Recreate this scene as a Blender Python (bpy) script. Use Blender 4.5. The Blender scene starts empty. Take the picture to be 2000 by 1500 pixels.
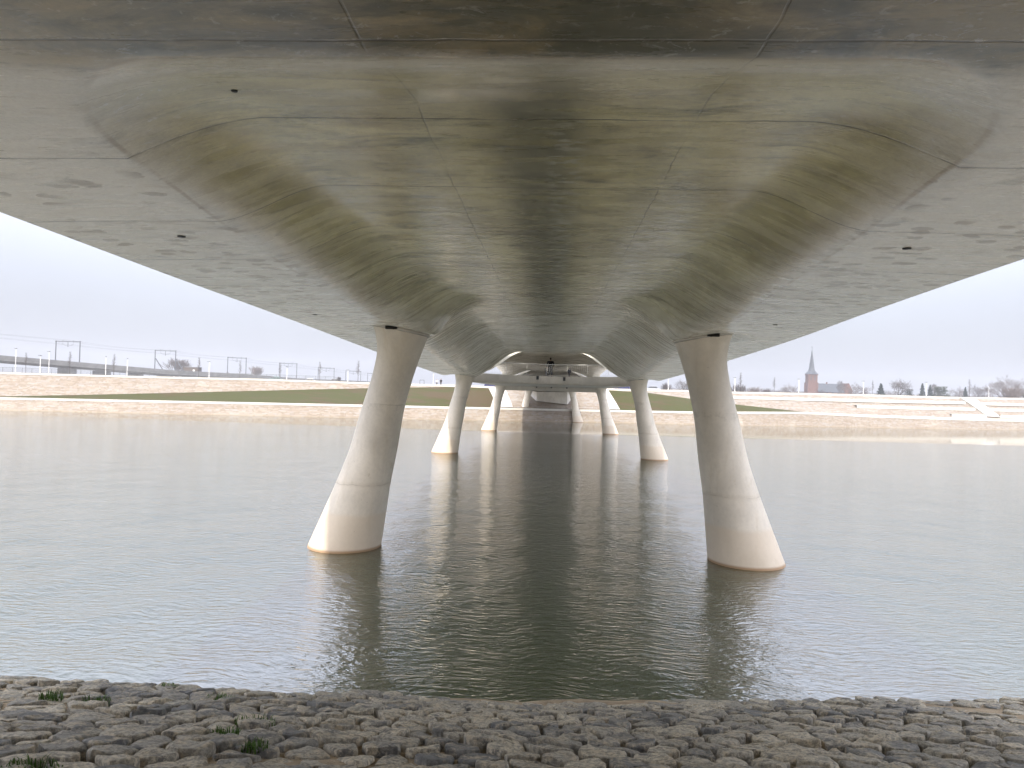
import bpy, bmesh, math, random
from mathutils import Vector, Matrix, noise
import numpy as np
random.seed(7)
R = math.radians
SC = bpy.context.scene
COL = SC.collection

# ------------------------------------------------------------------ camera
F = 1400.0                       # focal length in photo pixels (2000 px wide)
EYE = Vector((0.0, 0.0, 5.85))
dY = Vector((75.0, -20.0, -F)).normalized()
dX = Vector((1.0, -0.028, 0.0)); dX = (dX - dX.dot(dY) * dY).normalized()
dZ = dX.cross(dY).normalized()
M = Matrix((dX, dY, dZ))         # camera space -> world space (rows are the world axes)
cam_d = bpy.data.cameras.new("camera"); cam = bpy.data.objects.new("camera", cam_d); COL.objects.link(cam)
cam_d.sensor_width = 36.0; cam_d.lens = F / 2000.0 * 36.0
cam_d.clip_start = 0.05; cam_d.clip_end = 8000.0
cam.matrix_world = Matrix.Translation(EYE) @ M.to_4x4()
SC.camera = cam

# ------------------------------------------------------------------ sky, sun, exposure
SUN_EL, SUN_ROT = R(36), R(184.6)
world = bpy.data.worlds.new("World"); SC.world = world
world.use_nodes = True
wn = world.node_tree; wn.nodes.clear()
sky = wn.nodes.new("ShaderNodeTexSky"); sky.sky_type = 'NISHITA'; sky.sun_disc = False
sky.sun_elevation = SUN_EL; sky.sun_rotation = SUN_ROT
sky.air_density = 1.0; sky.dust_density = 4.0; sky.ozone_density = 1.0
veil = wn.nodes.new("ShaderNodeMixRGB"); veil.inputs[0].default_value = 0.80
veil.inputs[2].default_value = (4.30, 4.42, 5.02, 1)     # thin bright cloud veil
bg = wn.nodes.new("ShaderNodeBackground"); bg.inputs[1].default_value = 0.10
wo = wn.nodes.new("ShaderNodeOutputWorld")
tc = wn.nodes.new("ShaderNodeTexCoord"); sx_ = wn.nodes.new("ShaderNodeSeparateXYZ"); wn.links.new(tc.outputs["Generated"], sx_.inputs[0])
lift = wn.nodes.new("ShaderNodeMapRange"); lift.interpolation_type = 'SMOOTHSTEP'      # hazy overcast: brighter towards the zenith
lift.inputs[1].default_value = 0.05; lift.inputs[2].default_value = 0.58; lift.inputs[3].default_value = 1.0; lift.inputs[4].default_value = 4.2
wn.links.new(sx_.outputs[2], lift.inputs[0])
vs = wn.nodes.new("ShaderNodeVectorMath"); vs.operation = 'SCALE'; wn.links.new(veil.outputs[0], vs.inputs[0]); 
drop_ = wn.nodes.new("ShaderNodeMapRange"); drop_.inputs[1].default_value = 0.5; drop_.inputs[2].default_value = 1.0; drop_.inputs[3].default_value = 1.0; drop_.inputs[4].default_value = 0.65
wn.links.new(sx_.outputs[2], drop_.inputs[0])
cl = wn.nodes.new("ShaderNodeTexNoise"); cl.inputs["Scale"].default_value = 3.0; cl.inputs["Detail"].default_value = 5; wn.links.new(tc.outputs["Generated"], cl.inputs["Vector"])
clm = wn.nodes.new("ShaderNodeMapRange"); clm.inputs[1].default_value = 0.3; clm.inputs[2].default_value = 0.7; clm.inputs[3].default_value = 0.95; clm.inputs[4].default_value = 1.05; wn.links.new(cl.outputs["Fac"], clm.inputs[0])
mu = wn.nodes.new("ShaderNodeMath"); mu.operation = 'MULTIPLY'; wn.links.new(lift.outputs[0], mu.inputs[0]); wn.links.new(drop_.outputs[0], mu.inputs[1])
mu2 = wn.nodes.new("ShaderNodeMath"); mu2.operation = 'MULTIPLY'; wn.links.new(mu.outputs[0], mu2.inputs[0]); wn.links.new(clm.outputs[0], mu2.inputs[1])
wn.links.new(mu2.outputs[0], vs.inputs[3])
wn.links.new(sky.outputs[0], veil.inputs[1]); wn.links.new(vs.outputs[0], bg.inputs[0]); wn.links.new(bg.outputs[0], wo.inputs[0])
sun_d = bpy.data.lights.new("sun", 'SUN'); sun = bpy.data.objects.new("sun", sun_d); COL.objects.link(sun)
sun_d.energy = 3.0; sun_d.angle = R(1.5); sun_d.color = (1.0, 0.93, 0.82)
to_sun = Vector((math.sin(SUN_ROT) * math.cos(SUN_EL), math.cos(SUN_ROT) * math.cos(SUN_EL), math.sin(SUN_EL)))
sun.rotation_euler = to_sun.to_track_quat('Z', 'Y').to_euler()
SC.view_settings.view_transform = 'Standard'; SC.view_settings.look = 'None'
SC.view_settings.exposure = 0.74; SC.view_settings.gamma = 1.0
SC.render.engine = 'CYCLES'
SC.cycles.max_bounces = 8; SC.cycles.diffuse_bounces = 5; SC.cycles.glossy_bounces = 4
SC.cycles.caustics_reflective = True
SC.cycles.use_denoising = True
try:
    SC.cycles.denoiser = 'OPENIMAGEDENOISE'
except Exception:
    pass

# ------------------------------------------------------------------ helpers
def ray(px, py):
    return M @ Vector((px - 1000.0, 750.0 - py, -F))
def at(px, py, y):
    """world point seen at photo pixel (px, py), y metres ahead of the eye"""
    d = ray(px, py)
    return EYE + d * (y / d.y)
def ly(pts, x):
    return float(np.interp(x, [p[0] for p in pts], [p[1] for p in pts]))
def tag(o, label=None, cat=None, group=None, kind=None):
    if label: o['label'] = label
    if cat: o['category'] = cat
    if group: o['group'] = group
    if kind: o['kind'] = kind
    return o
def empty(name, loc=(0, 0, 0), rz=0.0):
    o = bpy.data.objects.new(name, None); COL.objects.link(o)
    o.location = loc; o.rotation_euler = (0, 0, rz); o.empty_display_size = 0.3
    return o
class MB:
    def __init__(self):
        self.v = []; self.f = []; self.attr = {}
    def add(self, vs, fs):
        b = len(self.v); self.v += [tuple(p) for p in vs]
        self.f += [tuple(i + b for i in q) for q in fs]
        return b
    def box(self, c, s, rz=0.0, taper=1.0):
        hx, hy, hz = s[0] / 2, s[1] / 2, s[2] / 2
        vs = []
        for dz in (-1, 1):
            k = 1.0 if dz < 0 else taper
            for dx, dy in ((-1, -1), (1, -1), (1, 1), (-1, 1)):
                x, y = dx * hx * k, dy * hy * k
                vs.append((c[0] + x * math.cos(rz) - y * math.sin(rz), c[1] + x * math.sin(rz) + y * math.cos(rz), c[2] + dz * hz))
        self.add(vs, [(3, 2, 1, 0), (4, 5, 6, 7), (0, 1, 5, 4), (1, 2, 6, 5), (2, 3, 7, 6), (3, 0, 4, 7)])
    def tube(self, p, q, r0, r1=None, n=6, caps=True):
        p, q = Vector(p), Vector(q); r1 = r0 if r1 is None else r1
        d = (q - p)
        if d.length < 1e-6: return
        d.normalize()
        a = d.orthogonal().normalized(); b = d.cross(a)
        vs = []
        for c, r in ((p, r0), (q, r1)):
            for i in range(n):
                t = 2 * math.pi * i / n
                vs.append(c + a * math.cos(t) * r + b * math.sin(t) * r)
        fs = [(i, (i + 1) % n, n + (i + 1) % n, n + i) for i in range(n)]
        if caps: fs += [tuple(range(n - 1, -1, -1)), tuple(range(n, 2 * n))]
        self.add(vs, fs)
    def grid(self, rows, closed=False):
        n = len(rows[0]); vs = [p for r in rows for p in r]; fs = []
        for j in range(len(rows) - 1):
            for i in range(n if closed else n - 1):
                k = (i + 1) % n
                fs.append((j * n + i, j * n + k, (j + 1) * n + k, (j + 1) * n + i))
        return self.add(vs, fs)
    def build(self, name, mat, parent=None, smooth=False, loc=None):
        me = bpy.data.meshes.new(name); me.from_pydata(self.v, [], self.f)
        bm = bmesh.new(); bm.from_mesh(me); bmesh.ops.recalc_face_normals(bm, faces=bm.faces); bm.to_mesh(me); bm.free()
        for k, vals in self.attr.items():
            a = me.attributes.new(k, 'FLOAT', 'POINT'); a.data.foreach_set('value', vals)
        if smooth: me.polygons.foreach_set('use_smooth', [True] * len(me.polygons))
        me.materials.append(mat); me.update()
        o = bpy.data.objects.new(name, me); COL.objects.link(o)
        if loc: o.location = loc
        if parent: o.parent = parent
        return o
def copy_tree(o, parent=None):
    c = o.copy(); COL.objects.link(c); c.parent = parent
    for ch in list(o.children): copy_tree(ch, c)
    return c

# ------------------------------------------------------------------ materials
class NT:
    """small node-tree writer"""
    def __init__(self, name, rough=0.8, spec=0.3):
        self.m = bpy.data.materials.new(name); self.m.use_nodes = True
        self.t = self.m.node_tree; self.p = self.t.nodes["Principled BSDF"]
        self.p.inputs["Roughness"].default_value = rough
        self.p.inputs["Specular IOR Level"].default_value = spec
        self.geo = self.t.nodes.new("ShaderNodeNewGeometry").outputs["Position"]
    def n(self, typ, **kw):
        nd = self.t.nodes.new(typ)
        for k, v in kw.items(): setattr(nd, k, v)
        return nd
    def put(self, sock, val):
        if hasattr(val, "is_output"): self.t.links.new(val, sock)
        else: sock.default_value = val
    def math(self, op, a, b=0.0, c=0.0, clamp=False):
        nd = self.n("ShaderNodeMath", operation=op, use_clamp=clamp)
        for s, v in zip(nd.inputs, (a, b, c)): self.put(s, v)
        return nd.outputs[0]
    def scale(self, v, s):
        nd = self.n("ShaderNodeVectorMath", operation='MULTIPLY'); self.put(nd.inputs[0], v); nd.inputs[1].default_value = s
        return nd.outputs[0]
    def addv(self, a, b):
        nd = self.n("ShaderNodeVectorMath", operation='ADD'); self.put(nd.inputs[0], a); self.put(nd.inputs[1], b); return nd.outputs[0]
    def noise(self, vec, sc, detail=4, rough=0.55, dist=0.0, color=False):
        nd = self.n("ShaderNodeTexNoise"); self.put(nd.inputs["Vector"], vec)
        nd.inputs["Scale"].default_value = sc; nd.inputs["Detail"].default_value = detail
        nd.inputs["Roughness"].default_value = rough; nd.inputs["Distortion"].default_value = dist
        return nd.outputs["Color" if color else "Fac"]
    def ss(self, v, a, b, lo=0.0, hi=1.0):
        nd = self.n("ShaderNodeMapRange", interpolation_type='SMOOTHSTEP'); self.put(nd.inputs[0], v)
        nd.inputs[1].default_value = a; nd.inputs[2].default_value = b; nd.inputs[3].default_value = lo; nd.inputs[4].default_value = hi
        return nd.outputs[0]
    def mix(self, f, a, b, mode='MIX'):
        nd = self.n("ShaderNodeMixRGB", blend_type=mode)
        for s, v in zip(nd.inputs, (f, a, b)):
            if isinstance(v, tuple) and len(v) == 3: v = (*v, 1)
            self.put(s, v)
        return nd.outputs[0]
    def xyz(self, v=None):
        nd = self.n("ShaderNodeSeparateXYZ"); self.put(nd.inputs[0], self.geo if v is None else v); return nd.outputs
    def attr(self, name):
        return self.n("ShaderNodeAttribute", attribute_name=name).outputs["Fac"]
    def col(self, c): self.put(self.p.inputs["Base Color"], (*c, 1) if isinstance(c, tuple) else c); return self
    def bump(self, h, strength=0.3, dist=0.02):
        b = self.n("ShaderNodeBump"); self.put(b.inputs["Height"], h)
        self.put(b.inputs["Strength"], strength); b.inputs["Distance"].default_value = dist
        self.t.links.new(b.outputs[0], self.p.inputs["Normal"]); return self

def simple(name, c, rough=0.6, var=0.15, sc=6.0, metal=0.0, spec=0.3):
    k = NT(name, rough, spec)
    f = k.noise(k.geo, sc, 4)
    k.col(k.mix(k.ss(f, 0.3, 0.7), tuple(x * (1 - var) for x in c), tuple(min(1, x * (1 + var)) for x in c)))
    k.p.inputs["Metallic"].default_value = metal
    return k.m

def soffit_mat():
    k = NT("board marked concrete soffit", 0.6, 0.35)
    x, y, z = k.xyz()
    k.geo = k.scale(k.geo, (1.0, 1.0, 0.0))
    t = k.attr("zone")                                    # 0 on the wings, 1 on the vault plateau
    wob = k.noise(k.geo, 0.9, 3)
    big = k.noise(k.scale(k.geo, (0.55, 0.9, 0.9)), 0.55, 5, 0.6, 0.4)
    streak = k.noise(k.scale(k.geo, (0.40, 2.3, 1.0)), 1.1, 6, 0.58)
    fade = k.ss(y, 14.0, 46.0, 1.0, 0.28)                    # the farther spans are the cleaner, smoother castings
    streak = k.math('ADD', 0.5, k.math('MULTIPLY', k.math('SUBTRACT', streak, 0.5), fade))
    fine = k.noise(k.scale(k.geo, (2.0, 9.0, 4.0)), 4.0, 4, 0.6)
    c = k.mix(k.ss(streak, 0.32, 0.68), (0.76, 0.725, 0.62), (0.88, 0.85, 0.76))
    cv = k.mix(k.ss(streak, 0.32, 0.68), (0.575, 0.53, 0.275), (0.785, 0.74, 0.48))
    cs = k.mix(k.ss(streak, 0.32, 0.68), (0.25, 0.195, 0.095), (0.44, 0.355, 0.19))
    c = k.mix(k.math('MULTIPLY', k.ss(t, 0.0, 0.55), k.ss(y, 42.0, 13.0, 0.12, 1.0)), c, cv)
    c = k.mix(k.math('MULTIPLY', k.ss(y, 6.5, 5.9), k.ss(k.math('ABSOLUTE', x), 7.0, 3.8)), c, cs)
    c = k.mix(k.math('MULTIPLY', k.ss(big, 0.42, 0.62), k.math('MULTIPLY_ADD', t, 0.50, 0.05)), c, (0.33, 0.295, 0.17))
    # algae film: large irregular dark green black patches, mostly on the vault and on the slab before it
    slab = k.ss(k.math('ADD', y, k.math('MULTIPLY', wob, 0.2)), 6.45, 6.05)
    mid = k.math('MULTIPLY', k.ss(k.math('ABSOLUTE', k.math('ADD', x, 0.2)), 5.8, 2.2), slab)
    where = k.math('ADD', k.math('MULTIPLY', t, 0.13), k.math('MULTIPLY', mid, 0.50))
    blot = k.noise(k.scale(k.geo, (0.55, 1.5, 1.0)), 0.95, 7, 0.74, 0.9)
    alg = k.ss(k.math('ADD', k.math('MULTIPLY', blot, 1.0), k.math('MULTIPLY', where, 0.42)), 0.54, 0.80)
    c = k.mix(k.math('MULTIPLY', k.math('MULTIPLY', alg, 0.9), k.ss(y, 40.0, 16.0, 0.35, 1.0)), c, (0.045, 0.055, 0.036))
    tan = k.ss(k.noise(k.addv(k.scale(k.geo, (0.7, 1.5, 1.0)), (31.0, 7.0, 2.0)), 1.1, 5, 0.7), 0.52, 0.68)
    c = k.mix(k.math('MULTIPLY', tan, 0.35), c, (0.33, 0.26, 0.15))
    # along-span run of darker film either side of the centre joint and pale runs beside it
    lane = k.ss(k.math('ABSOLUTE', k.math('ADD', x, k.math('MULTIPLY', wob, 0.5))), 1.0, 0.2)
    c = k.mix(k.math('MULTIPLY', k.math('MULTIPLY', k.math('MULTIPLY', lane, t), k.ss(y, 40.0, 18.0, 0.35, 1.0)), k.ss(streak, 0.3, 0.55, 0.3, 0.75)), c, (0.085, 0.092, 0.066))
    pale_n = k.noise(k.scale(k.geo, (1.3, 4.0, 1.0)), 1.8, 5, 0.7)
    pale_lane = k.ss(k.math('ABSOLUTE', k.math('SUBTRACT', k.math('ABSOLUTE', x), 1.95)), 0.8, 0.1)
    c = k.mix(k.math('MULTIPLY', k.math('MULTIPLY', pale_lane, k.ss(y, 10.0, 15.0)), k.ss(pale_n, 0.38, 0.60, 0.0, 0.85)), c, (0.80, 0.78, 0.70))
    spot_lane = k.ss(k.math('ABSOLUTE', k.math('SUBTRACT', x, 0.12)), 0.34, 0.14)
    c = k.mix(k.math('MULTIPLY', k.math('MULTIPLY', spot_lane, k.ss(y, 7.6, 9.5)), k.ss(k.noise(k.scale(k.geo, (1.0, 2.2, 1.0)), 3.2, 2, 0.5), 0.50, 0.58, 0.0, 0.7)), c, (0.50, 0.50, 0.42))
    # brown drip spots on the wings
    vor = k.n("ShaderNodeTexVoronoi", voronoi_dimensions='2D'); k.put(vor.inputs["Vector"], k.addv(k.scale(k.geo, (1.0, 1.9, 1.0)), k.scale(k.noise(k.geo, 2.5, 2, 0.5, 0.0, True), (0.55, 0.55, 0.0))))
    vor.inputs["Scale"].default_value = 1.25
    keep = k.math('MULTIPLY', k.ss(k.noise(k.geo, 0.40, 2), 0.44, 0.52), k.ss(y, 7.5, 9.0))
    sp = k.math('MULTIPLY', k.math('MULTIPLY', k.ss(vor.outputs["Distance"], 0.25, 0.20), keep), k.ss(t, 0.10, 0.0))
    c = k.mix(k.math('MULTIPLY', sp, 0.75), c, (0.34, 0.28, 0.19))
    # rust flecks
    rn = k.noise(k.scale(k.geo, (1.0, 2.5, 1.0)), 5.5, 3, 0.6)
    c = k.mix(k.ss(rn, 0.70, 0.76, 0.0, 0.5), c, (0.24, 0.13, 0.05))
    # formwork joints: across every 2.75 m, two along the vault
    yy = k.math('ADD', y, k.math('MULTIPLY', k.math('SUBTRACT', wob, 0.5), 0.10))
    fr = k.math('ABSOLUTE', k.math('SUBTRACT', k.math('FRACT', k.math('DIVIDE', k.math('ADD', yy, 1.46), 2.86)), 0.5))
    jt = k.ss(fr, 0.0080, 0.0028)
    xx = k.math('ABSOLUTE', k.math('SUBTRACT', k.math('ABSOLUTE', k.math('ADD', x, k.math('MULTIPLY', k.math('SUBTRACT', wob, 0.5), 0.10))), 1.62))
    jl = k.math('MULTIPLY', k.ss(xx, 0.016, 0.006), k.ss(k.noise(k.geo, 0.7, 2), 0.35, 0.6, 0.1, 0.7))
    jn = k.math('MULTIPLY', k.math('MAXIMUM', jt, jl), k.ss(k.noise(k.geo, 0.9, 3), 0.30, 0.55, 0.4, 1.0))
    c = k.mix(k.math('MULTIPLY', jn, 0.85), c, (0.05, 0.042, 0.028))
    # light on the front ramp painted pale along the lip, plus lime crust flecks
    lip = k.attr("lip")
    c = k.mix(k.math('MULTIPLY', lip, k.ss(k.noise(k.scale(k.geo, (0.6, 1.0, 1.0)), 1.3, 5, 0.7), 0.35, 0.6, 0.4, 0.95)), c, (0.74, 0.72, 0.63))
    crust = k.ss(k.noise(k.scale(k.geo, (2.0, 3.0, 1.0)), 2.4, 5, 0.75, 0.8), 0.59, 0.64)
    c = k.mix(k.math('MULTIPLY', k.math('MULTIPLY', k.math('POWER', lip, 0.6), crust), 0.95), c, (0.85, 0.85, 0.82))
    c = k.mix(k.math('MULTIPLY', k.ss(fine, 0.3, 0.7, 0.0, 0.12), fade), c, (0.22, 0.20, 0.15))
    fo = k.attr("fold")
    fl = k.math('MULTIPLY', k.ss(k.math('ABSOLUTE', k.math('SUBTRACT', fo, 0.035)), 0.026, 0.006), k.ss(k.noise(k.geo, 0.8, 4, 0.7), 0.40, 0.60, 0.05, 0.5))
    c = k.mix(fl, c, (0.30, 0.21, 0.11))
    flank = k.math('MULTIPLY', k.ss(k.math('ABSOLUTE', k.math('SUBTRACT', fo, 0.45)), 0.42, 0.1), k.ss(k.noise(k.scale(k.geo, (1.0, 0.45, 1.0)), 0.75, 5, 0.65), 0.36, 0.60, 0.0, 0.42))
    c = k.mix(k.math('MULTIPLY', flank, k.ss(y, 6.5, 8.5)), c, (0.23, 0.20, 0.12))
    grain = k.noise(k.geo, 22.0, 4, 0.75)
    c = k.mix(k.ss(grain, 0.42, 0.62, 0.0, 0.16), c, (0.16, 0.145, 0.105))
    mot = k.noise(k.scale(k.geo, (1.0, 2.4, 1.0)), 2.6, 6, 0.78)
    c = k.mix(k.math('MULTIPLY', k.math('MULTIPLY', k.ss(mot, 0.50, 0.60, 0.0, 0.26), fade), k.math('MULTIPLY_ADD', t, 0.7, 0.3)), c, (0.20, 0.19, 0.14))
    c = k.mix(k.ss(mot, 0.42, 0.34, 0.0, 0.30), c, (0.66, 0.63, 0.55))
    k.col(c)
    k.put(k.p.inputs["Roughness"], k.ss(streak, 0.3, 0.7, 0.20, 0.36))
    k.p.inputs['Specular IOR Level'].default_value = 0.5
    h = k.math('SUBTRACT', k.math('ADD', k.math('MULTIPLY', fine, 0.06), k.math('MULTIPLY', streak, 0.25)), k.math('MULTIPLY', jn, 1.2))
    k.bump(h, 0.25, 0.02)
    return k.m

def concrete_mat(name="pale smooth concrete", base=(0.56, 0.53, 0.47), pier=False):
    k = NT(name, 0.62, 0.3)
    x, y, z = k.xyz()
    a = k.noise(k.scale(k.geo, (0.8, 0.8, 0.5)), 0.9, 5, 0.6)
    b = k.noise(k.geo, 9.0, 4, 0.6)
    st = k.noise(k.scale(k.geo, (2.2, 2.2, 0.35)), 1.4, 5, 0.65)
    c = k.mix(k.ss(a, 0.3, 0.7), tuple(v * 0.86 for v in base), tuple(v * 1.08 for v in base))
    c = k.mix(k.ss(b, 0.35, 0.75, 0.0, 0.18), c, tuple(v * 0.6 for v in base))
    c = k.mix(k.ss(st, 0.5, 0.75, 0.0, 0.30), c, (base[0] * 0.72, base[1] * 0.66, base[2] * 0.54))
    if pier:
        zz = k.math('ADD', z, k.math('MULTIPLY', k.math('SUBTRACT', a, 0.5), 0.34))
        tint = k.ss(zz, 1.42, 1.20, 0.0, 0.55)               # tide mark left by higher water
        c = k.mix(tint, c, (0.66, 0.55, 0.42))
        tint2 = k.ss(k.math('ABSOLUTE', k.math('SUBTRACT', zz, 2.42)), 0.14, 0.02, 0.0, 0.16)
        c = k.mix(tint2, c, (0.40, 0.32, 0.22))
        rust = k.math('MULTIPLY', k.ss(k.noise(k.scale(k.geo, (1.5, 1.5, 0.8)), 1.7, 4, 0.7), 0.58, 0.72), k.ss(k.math('ABSOLUTE', k.math('SUBTRACT', z, 2.75)), 0.6, 0.1))
        c = k.mix(k.math('MULTIPLY', rust, 0.5), c, (0.42, 0.33, 0.16))
        for hz in (2.40, 5.32):
            jl = k.ss(k.math('ABSOLUTE', k.math('SUBTRACT', zz, hz)), 0.022, 0.006)
            jl = k.math('MULTIPLY', jl, k.ss(k.noise(k.geo, 1.6, 3), 0.40, 0.58))
            c = k.mix(k.math('MULTIPLY', jl, 0.35), c, (0.26, 0.22, 0.16))
        smear = k.math('MULTIPLY', k.ss(k.math('ABSOLUTE', k.math('SUBTRACT', zz, 5.22)), 0.20, 0.02), k.ss(k.noise(k.geo, 2.2, 4, 0.7), 0.48, 0.62))
        c = k.mix(k.math('MULTIPLY', smear, 0.25), c, (0.28, 0.25, 0.19))
        wl = k.ss(z, 0.14, 0.03)
        c = k.mix(k.math('MULTIPLY', wl, 0.85), c, (0.33, 0.19, 0.09))
        pits = k.ss(k.noise(k.geo, 16.0, 2, 0.5), 0.74, 0.79)
        c = k.mix(k.math('MULTIPLY', pits, 0.5), c, (0.22, 0.18, 0.13))
    k.col(c); k.bump(k.math('ADD', k.math('MULTIPLY', b, 0.5), a), 0.12, 0.02)
    return k.m

def stone_wall_mat(name="coursed tan stone", c1=(0.225, 0.185, 0.145), c2=(0.32, 0.28, 0.235), grey=(0.30, 0.285, 0.27), scale=1.0):
    k = NT(name, 0.85, 0.2)
    x, y, z = k.xyz()
    rows = k.math('FLOOR', k.math('MULTIPLY', z, 5.0 * scale))
    comb = k.n("ShaderNodeCombineXYZ"); k.put(comb.inputs[0], k.math('ADD', k.math('MULTIPLY', x, 1.6 * scale), k.math('MULTIPLY', rows, 0.37)))
    k.put(comb.inputs[1], rows); k.put(comb.inputs[2], k.math('MULTIPLY', y, 0.15))
    wn_ = k.n("ShaderNodeTexVoronoi", voronoi_dimensions='3D'); k.put(wn_.inputs["Vector"], comb.outputs[0]); wn_.inputs["Scale"].default_value = 1.0
    rnd = k.n("ShaderNodeSeparateColor"); k.t.links.new(wn_.outputs["Color"], rnd.inputs[0])
    c = k.mix(rnd.outputs[0], c1, c2)
    c = k.mix(k.ss(rnd.outputs[1], 0.62, 0.95, 0.0, 0.8), c, grey)
    lay = k.noise(k.scale(k.geo, (0.12, 0.12, 3.0)), 1.6, 4, 0.6)
    c = k.mix(k.ss(lay, 0.45, 0.65, 0.0, 0.45), c, (c1[0] * 0.75, c1[1] * 0.62, c1[2] * 0.5))
    patch = k.noise(k.scale(k.geo, (0.25, 0.25, 0.6)), 0.8, 4, 0.65)
    c = k.mix(k.ss(patch, 0.55, 0.7, 0.0, 0.35), c, (0.42, 0.39, 0.345))
    gap = k.ss(k.math('ABSOLUTE', k.math('SUBTRACT', k.math('FRACT', k.math('MULTIPLY', z, 5.0 * scale)), 0.5)), 0.44, 0.49, 0.0, 0.35)
    c = k.mix(gap, c, (0.34, 0.26, 0.18))
    damp = k.ss(k.math('ADD', z, k.math('MULTIPLY', lay, 0.25)), 0.42, 0.16, 0.0, 0.5)
    c = k.mix(damp, c, (0.30, 0.25, 0.18))
    k.col(c); return k.m

def grass_mat():
    k = NT("thin new grass over brown earth", 0.9, 0.15)
    a = k.noise(k.scale(k.geo, (0.25, 0.7, 0.7)), 0.45, 6, 0.68)
    b = k.noise(k.geo, 3.0, 4, 0.7)
    x, y, z = k.xyz()
    side = k.ss(x, -16.0, -70.0)
    f = k.ss(k.math('ADD', k.math('ADD', a, k.math('MULTIPLY', side, 0.14)), k.math('MULTIPLY', k.ss(x, 10, 24), 0.10)), 0.46, 0.62)
    c = k.mix(f, (0.080, 0.056, 0.030), (0.054, 0.060, 0.015))
    c = k.mix(k.ss(b, 0.35, 0.7, 0.0, 0.5), c, (0.072, 0.060, 0.024))
    k.col(c); return k.m

def water_mat():
    k = NT("murky rippled water", 0.03, 0.5)
    k.p.inputs["IOR"].default_value = 2.9
    x, y, z = k.xyz()
    mud = k.noise(k.geo, 0.06, 3)
    k.col(k.mix(mud, (0.015, 0.028, 0.006), (0.021, 0.033, 0.009)))
    warp = k.scale(k.noise(k.geo, 0.35, 2, 0.5, 0.0, True), (1.5, 1.5, 0.0))
    def rot(a, sx, sy):
        m = k.n("ShaderNodeMapping"); k.put(m.inputs["Vector"], k.addv(k.geo, warp))
        m.inputs["Rotation"].default_value = (0, 0, a); m.inputs["Scale"].default_value = (sx, sy, 1); return m.outputs[0]
    w1 = k.noise(rot(R(14), 0.5, 1.5), 4.2, 3, 0.5)
    w2 = k.noise(rot(R(-20), 0.6, 1.4), 7.0, 3, 0.5)
    w3 = k.noise(rot(R(8), 0.5, 1.0), 1.0, 2, 0.5)
    h = k.math('ADD', k.math('MULTIPLY', w1, 0.60), k.math('ADD', k.math('MULTIPLY', w2, 0.32), k.math('MULTIPLY', w3, 0.30)))
    # sheltered flat water along the far wall, wind patches elsewhere
    edge = k.math('ADD', y, k.math('MULTIPLY', k.math('ABSOLUTE', x), -0.08))
    calm = k.ss(k.math('ADD', edge, k.math('MULTIPLY', k.noise(k.geo, 0.09, 3), 5.0)), 111.5, 108.0, 0.04, 1.0)
    gust = k.ss(k.noise(k.scale(k.geo, (1.0, 0.6, 1.0)), 0.11, 3), 0.32, 0.66, 0.75, 1.0)
    k.bump(h, k.math('MULTIPLY', calm, gust), 0.075)
    k.put(k.p.inputs['Roughness'], k.math('MULTIPLY', calm, k.ss(y, 16.0, 75.0, 0.012, 0.035)))
    return k.m

def cobble_mat():
    k = NT("weathered basalt setts", 0.72, 0.3)
    r = k.attr("tone")
    n1 = k.noise(k.geo, 5.0, 6, 0.75)
    n2 = k.noise(k.geo, 26.0, 5, 0.7)
    c = k.mix(r, (0.25, 0.25, 0.24), (0.70, 0.63, 0.49))
    c = k.mix(k.ss(n1, 0.46, 0.60, 0.0, 0.8), c, (0.64, 0.545, 0.39))
    c = k.mix(k.ss(n2, 0.42, 0.60, 0.0, 0.6), c, (0.15, 0.15, 0.14))
    dark = k.ss(k.noise(k.addv(k.geo, (9.0, 3.0, 1.0)), 3.6, 6, 0.75), 0.54, 0.64, 0.0, 0.75)
    c = k.mix(dark, c, (0.11, 0.112, 0.115))
    k.col(c); k.bump(k.math('ADD', n1, k.math('MULTIPLY', n2, 0.6)), 0.9, 0.05)
    return k.m

def soil_mat():
    k = NT("sandy soil with grit", 0.95, 0.1)
    n1 = k.noise(k.geo, 2.0, 6, 0.7); n2 = k.noise(k.geo, 40.0, 3, 0.6)
    c = k.mix(k.ss(n1, 0.35, 0.65), (0.28, 0.22, 0.15), (0.50, 0.40, 0.28))
    c = k.mix(k.ss(n2, 0.58, 0.68, 0.0, 0.6), c, (0.45, 0.40, 0.32))
    c = k.mix(k.ss(k.noise(k.geo, 60.0, 2), 0.62, 0.68, 0.0, 0.7), c, (0.07, 0.06, 0.045))
    k.col(c); k.bump(k.math('ADD', n1, k.math('MULTIPLY', n2, 0.5)), 0.8, 0.03)
    return k.m

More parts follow.
